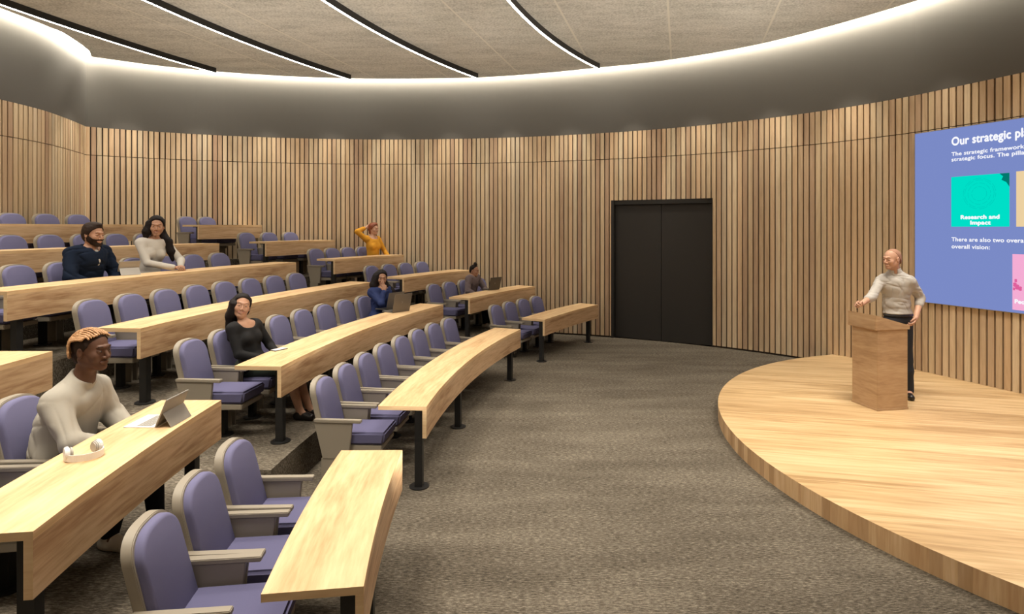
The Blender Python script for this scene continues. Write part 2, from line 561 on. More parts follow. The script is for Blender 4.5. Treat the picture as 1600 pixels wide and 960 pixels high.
# LED profile fixed to the wall just above the raft, shining down the plaster
mb = MB()
for poly in (wall_left, wall_far, wall_right, wall_near):
    a_, b_ = inward(poly, SL_D + 0.13), inward(poly, SL_D + 0.09)
    for i in range(len(poly) - 1):
        mb.quad([(a_[i][0], a_[i][1], Z_LED), (a_[i + 1][0], a_[i + 1][1], Z_LED), (b_[i + 1][0], b_[i + 1][1], Z_LED + 0.05), (b_[i][0], b_[i][1], Z_LED + 0.05)])
strip = mb.build('cove_light', emit('cove_led', (1.0, 0.91, 0.76), COVE_POWER))
tag(strip, 'warm continuous light strip tucked behind the edge of the ceiling', 'light strip')

# ------------------------------------------------------------------ curved track lights
track_defs = [(20.50, 22.9, 'leftmost and shortest curved black track light, nearest the left wall'),
              (18.37, 27.7, 'second curved black track light from the left on the ceiling'),
              (15.94, 31.9, 'third curved black track light from the left, ending above the back wall middle'),
              (13.45, 34.7, 'rightmost curved black track light, the most strongly bent in view')]
led = emit('track_led', (1.0, 0.94, 0.85), TRACK_POWER)
for R, a1, lab in track_defs:
    t = empty('track_light', pol(R, a1, Z_RAFT))
    tag(t, lab, 'ceiling light', 'curved track lights')
    a0 = -14.0
    if R > 20: a0 = -13.0
    n = 60
    hs, ls = MB(), MB()
    w2, dz = 0.025, 0.105
    def ringpt(r, a, z):
        p = pol(r, a, z); return p - t.location
    for i in range(n):
        p0, p1 = a0 + (a1 - a0) * i / n, a0 + (a1 - a0) * (i + 1) / n
        ra, rb = R - w2, R + w2
        zt, zb = Z_RAFT, Z_RAFT - dz
        hs.quad([ringpt(ra, p0, zt), ringpt(ra, p1, zt), ringpt(ra, p1, zb), ringpt(ra, p0, zb)])
        hs.quad([ringpt(rb, p0, zt), ringpt(rb, p1, zt), ringpt(rb, p1, zb), ringpt(rb, p0, zb)])
        for r0_, r1_ in ((ra, ra + 0.005), (rb - 0.005, rb)):
            hs.quad([ringpt(r0_, p0, zb), ringpt(r0_, p1, zb), ringpt(r1_, p1, zb), ringpt(r1_, p0, zb)])
        hs.quad([ringpt(ra, p0, zb + 0.01), ringpt(ra, p1, zb + 0.01), ringpt(rb, p1, zb + 0.01), ringpt(rb, p0, zb + 0.01)])
        ls.quad([ringpt(ra + 0.005, p0, zb + 0.002), ringpt(ra + 0.005, p1, zb + 0.002), ringpt(rb - 0.005, p1, zb + 0.002), ringpt(rb - 0.005, p0, zb + 0.002)])
    for aa in (a0, a1):
        hs.quad([ringpt(ra, aa, zt), ringpt(rb, aa, zt), ringpt(rb, aa, zb), ringpt(ra, aa, zb)])
    hs.build('housing', M['black'], t)
    ls.build('diffuser', led, t)

# unseen area lights added under the ceiling, out of frame, for stage and rows
def fill_downlight(x, y, sx, sy, power, col=WARM, aim=None, spread=None):
    ld = bpy.data.lights.new('fill_downlight', 'AREA')
    ld.shape = 'RECTANGLE'; ld.size = sx; ld.size_y = sy
    ld.energy = power * DOWN_FILL_W; ld.color = col
    if spread: ld.spread = math.radians(spread)
    o = bpy.data.objects.new('fill_downlight', ld)
    C.objects.link(o)
    o.location = (x, y, Z_RAFT - 0.012)
    if aim is not None:
        d = Vector(aim) - o.location
        o.rotation_euler = d.to_track_quat('-Z', 'Y').to_euler()
    return o
fill_downlight(4.3, 6.3, 1.6, 1.6, 165, spread=95)
fill_downlight(4.6, 3.6, 1.6, 1.6, 70, spread=95)
fill_downlight(1.0, 7.2, 1.4, 1.4, 75, spread=95)
fill_downlight(0.6, 4.2, 1.4, 1.4, 50, spread=95)
fill_downlight(-2.6, 6.6, 1.4, 1.4, 130, spread=110)
fill_downlight(-2.4, 3.0, 1.4, 1.4, 170, spread=110)
fill_downlight(-6.0, 5.6, 1.4, 1.4, 130, spread=120)
# wall washers let into the raft about 0.9 m from the slats
def washers(poly, s0, s1, step, power):
    S = arclen(poly); ss = s0
    pin = inward(poly, 0.95)
    while ss < s1:
        p, d = along(poly, S, ss); nn_ = Vector((d.y, -d.x))
        ld = bpy.data.lights.new('wall_washer', 'SPOT')
        ld.energy = power; ld.color = WARM; ld.spot_size = math.radians(46); ld.spot_blend = 0.8; ld.shadow_soft_size = 0.012
        o = bpy.data.objects.new('wall_washer', ld); C.objects.link(o)
        o.location = (p.x + nn_.x * 0.95, p.y + nn_.y * 0.95, Z_RAFT - 0.01)
        o.rotation_euler = (Vector((p.x, p.y, 2.7)) - o.location).to_track_quat('-Z', 'Y').to_euler()
        ss += step
washers(wall_far, 0.7, S_far[-1], 1.35, WASH_W)
washers(wall_left, arclen(wall_left)[-1] - 6.2, arclen(wall_left)[-1], 1.35, WASH_W)
washers(wall_right, 0.5, 4.6, 1.35, WASH_W * 0.6)

# unseen fill lights added at floor level to brighten the far ceiling
def fill_uplight(x, y, power, aim, spread=75):
    ld = bpy.data.lights.new('added_uplight', 'AREA')
    ld.shape = 'DISK'; ld.size = 0.35
    ld.energy = power; ld.color = WARM; ld.spread = math.radians(spread)
    o = bpy.data.objects.new('added_uplight', ld); C.objects.link(o)
    o.location = (x, y, 0.03)
    o.rotation_euler = (Vector(aim) - o.location).to_track_quat('-Z', 'Y').to_euler()
fill_uplight(0.4, 3.3, UP_FILL_W, (-4.6, 9.8, 5.6), 44)
fill_uplight(1.2, 3.25, UP_FILL_W * 0.75, (-0.4, 10.6, 5.6), 44)
fill_uplight(2.0, 3.2, UP_FILL_W * 0.75, (3.6, 9.4, 5.6), 44)

# ------------------------------------------------------------------ seating tiers
def inside_room(p):
    x, y = p[0], p[1]; c = False; n = len(room)
    for i in range(n):
        x1, y1 = room[i]; x2, y2 = room[(i + 1) % n]
        if (y1 > y) != (y2 > y) and x < (x2 - x1) * (y - y1) / (y2 - y1) + x1: c = not c
    return c
AISLES = [(-0.55, 1.72), (21.9, 23.9)]
def riser(k): return row_R(k) - 0.13
for k in range(1, 6):
    z = TIER * k
    Ra = riser(k); Rb = riser(k + 1) + 0.02 if k < 5 else 21.9
    lo_a = -22.0
    while lo_a < 0 and not inside_room(pol(Ra, lo_a)): lo_a += 0.25
    hi_a = 45.0
    while hi_a > 10 and not inside_room(pol(Ra + 0.0, hi_a)): hi_a -= 0.25
    hi_a += 0.3; lo_a -= 0.3
    mb = MB()
    angs = sorted(set([lo_a + (hi_a - lo_a) * i / 80 for i in range(81)] + [a for b in AISLES for a in b]))
    def rin(a): return Ra + 0.30 if any(b[0] <= a <= b[1] for b in AISLES) else Ra
    for i in range(len(angs) - 1):
        a, b = angs[i], angs[i + 1]
        ri = rin((a + b) / 2)
        mb.quad([pol(ri, a, z), pol(ri, b, z), pol(Rb, b, z), pol(Rb, a, z)])
        mb.quad([pol(ri, a, 0), pol(ri, b, 0), pol(ri, b, z), pol(ri, a, z)])
        mb.quad([pol(Rb, a, 0), pol(Rb, b, 0), pol(Rb, b, z), pol(Rb, a, z)])
    for b in AISLES:
        for a in b:
            mb.quad([pol(Ra, a, z - TIER), pol(Ra + 0.3, a, z - TIER), pol(Ra + 0.3, a, z), pol(Ra, a, z)])
        zz = z - TIER / 2
        n = 6
        for i in range(n):
            a, c = b[0] + (b[1] - b[0]) * i / n, b[0] + (b[1] - b[0]) * (i + 1) / n
            mb.quad([pol(Ra, a, zz), pol(Ra, c, zz), pol(Ra + 0.3, c, zz), pol(Ra + 0.3, a, zz)])
            mb.quad([pol(Ra, a, z - TIER), pol(Ra, c, z - TIER), pol(Ra, c, zz), pol(Ra, a, zz)])
    o = mb.build('floor_tier', M['carpet']); tag(o, kind='structure')

# ------------------------------------------------------------------ stage
SX, SY, SR, SH = 6.66, 6.04, 4.37, 0.165
mb = MB()
circ = []
for i in range(160):
    a = 2 * math.pi * i / 160
    circ.append((SX + SR * math.cos(a), SY + SR * math.sin(a)))
keep = [p for p in circ if inside_room(p)]
# order from the far wall end round to the near end
keep.sort(key=lambda p: -math.atan2(p[1] - SY, -(p[0] - SX)))
back = [(keep[0][0] + 0.25, keep[0][1] + 0.3)] if False else []
wr = wall_right
tail = [p for p in wall_far if p[0] > keep[0][0] - 0.05 and p[1] < keep[0][1] + 0.1] + list(wall_right[1:]) + [p for p in wall_near[1:] if p[1] > keep[-1][1]]
tail = [(p[0], p[1]) for p in tail]
outline = keep[::-1] + tail     # near end -> far end -> along the wall
mb = MB()
n = len(outline)
mb.quad([(p[0], p[1], SH) for p in outline], [(p[0], p[1]) for p in outline], 0)
s = 0
for i in range(len(keep) - 1):
    a, b = keep[i], keep[i + 1]
    L = math.hypot(a[0] - b[0], a[1] - b[1])
    mb.quad([(a[0], a[1], 0), (b[0], b[1], 0), (b[0], b[1], SH), (a[0], a[1], SH)], [(s, 0), (s + L, 0), (s + L, SH), (s, SH)], 1)
    s += L
st = mb.build('stage', [M['stage'], M['stage_edge']])
tag(st, 'low curved timber stage platform in front of the blue screen', 'stage')

# ------------------------------------------------------------------ door
p0, _ = along(wall_far, S_far, D0); p1, _ = along(wall_far, S_far, D1)
dd = (p1 - p0); DW = dd.length; dd.normalize(); dn = Vector((dd.y, -dd.x))
DT = Matrix(((dd.x, dn.x, 0, p0.x), (dd.y, dn.y, 0, p0.y), (0, 0, 1, 0), (0, 0, 0, 1)))
dr = empty('door_1', (0, 0, 0)); tag(dr, kind='structure')
mb = MB()
mb.box(-0.02, 0.035, -0.16, 0.045, 0, DOOR_H, T=DT); mb.box(DW - 0.012, DW + 0.004, -0.16, 0.045, 0, DOOR_H, T=DT)
mb.box(0.0, DW, -0.16, 0.005, DOOR_H - 0.09, DOOR_H, T=DT); mb.box(0.03, DW - 0.01, -0.16, -0.14, 0, DOOR_H, T=DT)
mb.build('door_frame', M['shadow_gap'], dr)
for x0, x1 in ((0.04, DW / 2 - 0.004), (DW / 2 + 0.004, DW - 0.016)):
    mb = MB(); mb.box(x0, x1, -0.10, -0.05, 0.01, DOOR_H - 0.095, T=DT)
    mb.build('door_leaf', M['door'], dr, bevel=0.003)

# ------------------------------------------------------------------ screen
SP = Vector((6.03, 9.09)); SL = 4.35; SZ0, SZ1 = 1.205, 3.70
sn = Vector((SCR_DIR.y, -SCR_DIR.x))
def scr_T(off):
    o_ = SP - Vector((-sn.x, -sn.y)) * 0 + sn * off
    # local x along the screen, local y up, local z towards the room
    return Matrix(((SCR_DIR.x, 0, sn.x, o_.x), (SCR_DIR.y, 0, sn.y, o_.y), (0, 1, 0, 0), (0, 0, 0, 1)))
sc_root = empty('presentation_screen', (SP.x, SP.y, 0))
tag(sc_root, 'large periwinkle blue wall screen showing a strategic plan slide', 'screen')
def rel(o):
    o.parent = sc_root; o.matrix_parent_inverse = Matrix.Translation(sc_root.location).inverted()
mb = MB(); T0 = scr_T(-0.03)
mb.box(-0.008, SL + 0.008, SZ0 - 0.008, SZ1 + 0.008, 0, 0.035, T=T0)
b_ = mb.build('screen_frame', M['silver']); rel(b_)
def flat(name, x0, x1, z0, z1, mat, off):
    mb = MB(); T = scr_T(off)
    mb.quad([T @ Vector((x0, z0, 0)), T @ Vector((x1, z0, 0)), T @ Vector((x1, z1, 0)), T @ Vector((x0, z1, 0))])
    o = mb.build(name, mat); rel(o); return o
flat('screen_image', 0, SL, SZ0, SZ1, emit('slide_blue', (0.165, 0.215, 0.475), 1.0), 0.0065)
# pixel -> place on the screen plane (used only to read off the slide's own layout)
def on_screen(u, v):
    d = Vector(((u - 800) / F_PX, 1.0, -(v - HORIZ) / F_PX))
    o3 = Vector((0, 0, EYE))
    n3 = Vector((sn.x, sn.y, 0)); p3 = Vector((SP.x, SP.y, 0)) + n3 * 0.007
    t = (p3 - o3).dot(n3) / d.dot(n3)
    h = o3 + d * t
    return (Vector((h.x, h.y)) - SP).dot(SCR_DIR), h.z
def tile(name, u0, v0, u1, v1, mat, off=0.009, w=None):
    a = on_screen(u0, v0); b = on_screen(u0, v1); c = on_screen(u1, v1)
    x1 = c[0] if w is None else a[0] + w
    return flat(name, a[0], x1, b[1], a[1], mat, off), a[0], x1, b[1], a[1]
def slide_text(body, x, z, size, name, bold=0.0, align='LEFT'):
    cu = bpy.data.curves.new(name, 'FONT')
    cu.body = body; cu.size = size; cu.align_x = align; cu.space_character = 1.04
    o = bpy.data.objects.new(name, cu); C.objects.link(o)
    me = bpy.data.meshes.new_from_object(o.evaluated_get(bpy.context.evaluated_depsgraph_get()))
    bpy.data.objects.remove(o)
    ob = bpy.data.objects.new(name, me); C.objects.link(ob)
    if bold:
        import bmesh
        bm = bmesh.new(); bm.from_mesh(me); src = list(bm.verts) + list(bm.edges) + list(bm.faces)
        for dx, dy in ((bold, 0), (-bold, 0), (0, bold), (0, -bold)):
            dup = bmesh.ops.duplicate(bm, geom=src)
            bmesh.ops.translate(bm, vec=(dx, dy, 0), verts=[g for g in dup['geom'] if isinstance(g, bmesh.types.BMVert)])
        bm.to_mesh(me); bm.free()
    me.materials.clear(); me.materials.append(TXT)
    ob.matrix_world = scr_T(0.0115) @ Matrix.Translation((x, z, 0))
    bpy.context.view_layer.update()
    mw = ob.matrix_world.copy(); ob.parent = sc_root; ob.matrix_parent_inverse = Matrix.Translation(sc_root.location).inverted(); ob.matrix_basis = mw
    return ob
TXT = emit('slide_white', (0.80, 0.80, 0.84), 1.0)
TEAL = emit('slide_teal', (0.0, 0.62, 0.48), 1.0)

# ------------------------------------------------------------------ lectern
LT = rad(11)
lec = empty('lectern', (4.25, 7.07, SH), LT)
tag(lec, 'pale timber lectern with a sloping top standing on the stage', 'lectern')
mb = MB(); mb.box(0.0, 0.41, 0.0, 0.40, 0.02, 0.95)
mb.build('body', M['lectern'], lec, bevel=0.003)
mb = MB(); mb.box(-0.006, 0.416, -0.006, 0.406, 0.0, 0.022)
mb.build('plinth', M['lectern'], lec, bevel=0.002)
mb = MB()
pr = [(-0.035, 0.94), (0.43, 0.94), (0.43, 0.985), (-0.035, 1.115)]
A = [Vector((x, -0.012, z)) for x, z in pr]; B = [Vector((x, 0.43, z)) for x, z in pr]
mb.quad(A); mb.quad(B[::-1])
for i in range(4):
    j = (i + 1) % 4
    mb.quad([A[i], B[i], B[j], A[j]])
mb.build('reading_top', M['lectern'], lec, bevel=0.003)

# ------------------------------------------------------------------ desks
def desk(k, a0, a1, label, legs, group):
    R = row_R(k); zf = TIER * k; zt = zf + DESK_Z; th = 0.036; dp = 0.43
    root = empty('curved_desk', pol(R + 0.2, (a0 + a1) / 2, zf))
    tag(root, label, 'desk', group)
    L0 = root.location
    n = max(8, int((a1 - a0) * 1.6))
    # ends are cut square to the row at its middle of the end
    def P(r, a, z): return pol(r, a, z) - L0
    top, pan = MB(), MB()
    for i in range(n):
        p, q = a0 + (a1 - a0) * i / n, a0 + (a1 - a0) * (i + 1) / n
        sp, sq = rad(p) * R, rad(q) * R
        top.quad([P(R, p, zt), P(R, q, zt), P(R + dp, q, zt), P(R + dp, p, zt)], [(sp, 0), (sq, 0), (sq, dp), (sp, dp)])
        top.quad([P(R, p, zt - th), P(R, q, zt - th), P(R + dp, q, zt - th), P(R + dp, p, zt - th)], [(sp, 1), (sq, 1), (sq, 1 + dp), (sp, 1 + dp)])
        top.quad([P(R, p, zt - th), P(R, q, zt - th), P(R, q, zt), P(R, p, zt)], [(sp, -th), (sq, -th), (sq, 0), (sp, 0)])
        top.quad([P(R + dp, p, zt - th), P(R + dp, q, zt - th), P(R + dp, q, zt), P(R + dp, p, zt)], [(sp, dp + th), (sq, dp + th), (sq, dp), (sp, dp)])
        z1, z0 = zt - th, zt - 0.28
        pan.quad([P(R, p, z0), P(R, q, z0), P(R, q, z1), P(R, p, z1)], [(sp, -0.28), (sq, -0.28), (sq, -th), (sp, -th)])
        pan.quad([P(R + th, p, z0), P(R + th, q, z0), P(R + th, q, z1), P(R + th, p, z1)], [(sp, 0.6), (sq, 0.6), (sq, 0.9), (sp, 0.9)])
        pan.quad([P(R, p, z0), P(R, q, z0), P(R + th, q, z0), P(R + th, p, z0)], [(sp, 0), (sq, 0), (sq, th), (sp, th)])
    for aa in (a0, a1):
        top.quad([P(R, aa, zt - th), P(R + dp, aa, zt - th), P(R + dp, aa, zt), P(R, aa, zt)], [(0, 0), (0.1, 0), (0.1, .01), (0, .01)], 1)
        pan.quad([P(R, aa, zt - 0.28), P(R + th, aa, zt - 0.28), P(R + th, aa, zt - th), P(R, aa, zt - th)], [(0, 0), (0.01, 0), (0.01, .1), (0, .1)], 1)
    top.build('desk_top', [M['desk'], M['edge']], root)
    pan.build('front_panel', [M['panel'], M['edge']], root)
    for a in legs:
        c = P(R + 0.078, a, zf)
        T = Matrix.Translation(c) @ Matrix.Rotation(-rad(a), 4, 'Z')
        mb = MB(); mb.box(-0.034, 0.034, -0.034, 0.034, 0.008, DESK_Z - th, T=T)
        mb.box(-0.12, 0.034, -0.034, 0.034, DESK_Z - th - 0.012, DESK_Z - th, T=T)
        lg = mb.build('leg', M['black'], root)
        mb = MB(); mb.cyl((0, 0), 0.088, 0.0, 0.010, 24, T=T)
        mb.build('base_plate', M['black'], lg)
    return root

def ends(k, y0, y1):
    R = row_R(k)
    return ang_at_y(R, y0), ang_at_y(R, y1)
ROWN = ['front', 'second', 'third', 'fourth', 'fifth', 'top']
desk_defs = [
    ('M', 0, 5.33, 9.39), ('M', 1, 5.45, 9.84), ('M', 2, 5.55, 10.27), ('M', 3, 5.67, 10.45), ('M', 4, 5.9, 10.55), ('M', 5, 6.0, 10.62),
    ('F', 0, 10.37, 12.40), ('F', 1, 10.72, 12.90), ('F', 2, 11.18, 13.20), ('F', 3, 11.42, 13.33), ('F', 4, 11.60, 13.33), ('F', 5, 11.75, 13.20),
    ('N', 0, 2.66, 4.29), ('N', 1, 2.49, 4.39), ('N', 2, 2.45, 4.53)]
BL = {'M': 'middle block', 'F': 'far block', 'N': 'near block'}
BLG = {'M': 'desks of the middle block', 'F': 'desks of the far block', 'N': 'desks of the near block'}
DLAB = {('M', 0): 'front curved timber desk of the middle block, three black legs on the flat carpet',
        ('M', 1): 'second-row curved desk carrying grey laptops beside the woman in blue',
        ('M', 2): 'third-row curved desk of the middle block, behind the woman in black',
        ('M', 3): 'fourth-row curved desk with the tablet, in front of the man in navy',
        ('M', 4): 'fifth-row curved desk of the middle block, behind the navy-jacketed man',
        ('M', 5): 'top-row curved desk of the middle block at eye level by the left wall',
        ('F', 0): 'short curved desk of the far block nearest the dark double door',
        ('F', 1): 'far-block curved desk carrying one laptop, man with a topknot seated behind',
        ('F', 2): 'third-row desk of the far block, behind the man with the topknot',
        ('F', 3): 'fourth-row desk of the far block, in front of the woman in yellow',
        ('F', 4): 'fifth-row desk of the far block, second from the top',
        ('F', 5): 'topmost desk of the far block against the back slat wall',
        ('N', 0): 'nearest short timber desk at bottom centre with three lilac seats behind',
        ('N', 1): 'timber desk in the left foreground carrying headphones and a silver tablet',
        ('N', 2): 'timber desk end cut off by the left edge behind the man in cream'}
for b, k, y0, y1 in desk_defs:
    a0, a1 = ends(k, y0, y1)
    Rk = row_R(k)
    m = 0.09 / Rk * 57.3
    if (b, k) in (('M', 0),): lg = [a0 + 0.27, ang_at_y(Rk, 7.0), a1 - 1.1]
    elif b == 'M': lg = [a0 + 0.6, (a0 * 2 + a1) / 3, (a0 + a1 * 2) / 3, a1 - 0.9]
    elif b == 'F': lg = [a0 + 0.2, a1 - 1.2]
    elif (b, k) == ('N', 0): lg = [a0 + 0.5, (a0 + a1) / 2 + 0.6, a1 - 0.8] if False else [a0 + 0.5, ang_at_y(Rk, 3.42)]
    elif (b, k) == ('N', 1): lg = [a0 + 0.45, a1 - 1.0]
    else: lg = [a0 + 0.6, a1 - 1.0]
    desk(k, a0, a1, DLAB[(b, k)], lg, BLG[b])

# ------------------------------------------------------------------ chairs
def arch_outline(hw, z0, zs, zt, n=32, flat=0.55):
    """back outline in (y,z): straight sides to zs, then a crowned arch to zt"""
    pts = [(-hw, z0), (hw, z0)]
    for i in range(n + 1):
        t = math.pi * i / n
        c, s_ = math.cos(t), math.sin(t)
        y = hw * math.copysign(abs(c) ** flat, c)
        pts.append((y, zs + (zt - zs) * abs(s_) ** 0.9))
    return pts
LEAN = 0.24
def lean_x(z): return -0.235 + (0.86 - z) * LEAN
def slab_from_outline(pts, f_x, b_x, inset=0.0, bulge=0.0):
    mb = MB()
    cy = sum(p[0] for p in pts) / len(pts); cz = sum(p[1] for p in pts) / len(pts)
    fr = [Vector((lean_x(z) + f_x, y, z)) for y, z in pts]
    bk = [Vector((lean_x(z) + b_x, y, z)) for y, z in pts]
    return fr, bk, Vector((lean_x(cz) + f_x + bulge, cy, cz)), mb
def make_chair():
    root = empty('auditorium_chair')
    # shell
    pts = arch_outline(0.206, 0.25, 0.77, 0.908, flat=0.72)
    mb = MB(); fr, bk, c, mb = slab_from_outline(pts, 0.052, 0.0)
    n = len(pts)
    mb.quad(fr); mb.quad(bk[::-1])
    for i in range(n):
        j = (i + 1) % n
        mb.quad([fr[i], bk[i], bk[j], fr[j]])
    mb.build('back_shell', M['shell'], root, bevel=0.004, seg=2, smooth=40)
    # cushion
    pts = arch_outline(0.190, 0.40, 0.76, 0.896, flat=0.72)
    mb = MB(); layers = []
    for f_x, sh in ((0.052, 1.0), (0.080, 1.0), (0.092, 0.975), (0.098, 0.93)):
        cz = 0.66
        layers.append([Vector((lean_x(z) + f_x, y * sh, cz + (z - cz) * sh)) for y, z in pts])
    for A_, B_ in zip(layers[:-1], layers[1:]):
        for i in range(len(pts)):
            j = (i + 1) % len(pts)
            mb.quad([A_[i], A_[j], B_[j], B_[i]])
    mb.quad(layers[-1]); mb.quad(layers[0][::-1])
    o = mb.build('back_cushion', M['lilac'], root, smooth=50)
    # seat
    mb = MB(); mb.box(-0.11, 0.47, -0.203, 0.203, 0.345, 0.452)
    for q in range(len(mb.v)):
        x, y, z = mb.v[q]
        if x > 0.4: mb.v[q] = (x, y, z + 0.012)
        if x > 0.4 and z < 0.4: mb.v[q] = (x - 0.02, y, z + 0.01)
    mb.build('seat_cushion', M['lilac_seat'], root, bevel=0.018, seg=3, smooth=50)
    mb = MB(); mb.box(-0.10, 0.44, -0.198, 0.198, 0.30, 0.347)
    for q in range(len(mb.v)):
        x, y, z = mb.v[q]
        if z < 0.32 and x < 0: mb.v[q] = (x, y, z - 0.02)
    mb.build('seat_pan', M['shell'], root, bevel=0.006)
    for sgn in (-1, 1):
        mb = MB(); yc = sgn * 0.228
        mb.box(-0.165, 0.265, yc - 0.025, yc + 0.025, 0.557, 0.585)
        mb.build('armrest', M['shell'], root, bevel=0.004)
        mb = MB()
        quadp = [(-0.165, 0.556), (0.185, 0.556), (0.150, 0.235), (-0.085, 0.235)]
        A_ = [Vector((x, yc - 0.015, z)) for x, z in quadp]; B_ = [Vector((x, yc + 0.015, z)) for x, z in quadp]
        mb.quad(A_); mb.quad(B_[::-1])
        for i in range(4):
            j = (i + 1) % 4
            mb.quad([A_[i], B_[i], B_[j], A_[j]])
        sp = mb.build('side_panel', M['shell'], root, bevel=0.003)
        mb = MB(); mb.box(-0.10, 0.10, yc - 0.010, yc + 0.010, 0.0, 0.236)
        mb.build('leg', M['shell'], root, bevel=0.002)
    mb = MB(); mb.box(0.12, 0.18, -0.03, 0.03, 0.012, 0.30); mb.cyl((0.15, 0), 0.09, 0.0, 0.012, 20)
    mb.build('pedestal', M['black'], root)
    return root

chair0 = make_chair()
first = True
CH = []
def lin(a0, a1, n): return [a0 + (a1 - a0) * i / (n - 1) for i in range(n)]
chair_defs = {
    ('M', 0): lin(4.62, 19.45, 8), ('M', 1): lin(4.76, 20.3, 9), ('M', 2): lin(6.0, 18.6, 8),
    ('M', 3): lin(5.72, 17.74, 8), ('M', 4): lin(10.70, 17.02, 5), ('M', 5): lin(13.39, 16.34, 3),
    ('F', 0): lin(26.31, 32.6, 4), ('F', 1): lin(26.27, 32.11, 4), ('F', 2): lin(25.6, 31.0, 4),
    ('F', 3): lin(24.81, 29.2, 4), ('F', 4): lin(23.24, 26.66, 3), ('F', 5): lin(22.2, 23.5, 2),
    ('N', 0): [-6.25, -4.25, -2.15], ('N', 1): [-2.38, -4.34]}
ORD = ['first', 'second', 'third', 'fourth', 'fifth', 'sixth', 'seventh', 'eighth', 'ninth']
special = {('N', 1, 1): 'lilac seat cut off by the left edge, beside the seat of the man in cream',
           ('N', 1, 0): 'lilac cushioned seat behind the man in the cream sweatshirt at the left edge',
           ('M', 1, 1): 'lilac seat the smiling woman in the black top sits in',
           ('M', 1, 7): 'lilac seat hidden behind the woman in the blue blouse',
           ('M', 3, 2): 'lilac seat the bearded man in the navy jacket sits in',
           ('M', 3, 4): 'lilac seat the long-haired woman in the white top sits in',
           ('F', 1, 2): 'lilac seat the man with the topknot sits in',
           ('F', 3, 3): 'lilac seat the woman in yellow sits in',
           ('N', 0, 0): 'nearest large lilac seat at the bottom edge behind the nearest desk',
           ('N', 0, 1): 'lilac seat between two others behind the nearest desk',
           ('N', 0, 2): 'lilac seat behind the nearest desk, farthest of its three'}
seat_at = {}
for (b, k), angs in chair_defs.items():
    for i, a in enumerate(angs):
        R0 = row_R(k) + 0.86 - (0.22 if (b, k) == ('F', 5) else 0.12 if k == 5 or (b == 'F' and k >= 3) else 0.0)
        c = chair0 if first else copy_tree(chair0)
        first = False
        c.location = pol(R0, a, TIER * k)
        c.rotation_euler = (0, 0, -rad(a))
        lab = special.get((b, k, i))
        if not lab:
            if b == 'M' and k >= 3:
                lab = 'lilac seat, %s from the far aisle in the %s row of the middle block' % (ORD[len(angs) - 1 - i], ROWN[k])
            else:
                lab = 'lilac seat, %s from the %saisle in the %s row of the %s' % (ORD[i], 'near ' if b == 'M' else '', ROWN[k], BL[b])
        tag(c, lab, 'chair', 'lilac seats of the %s' % BL[b])
        seat_at[(b, k, i)] = (c.location.copy(), -rad(a))

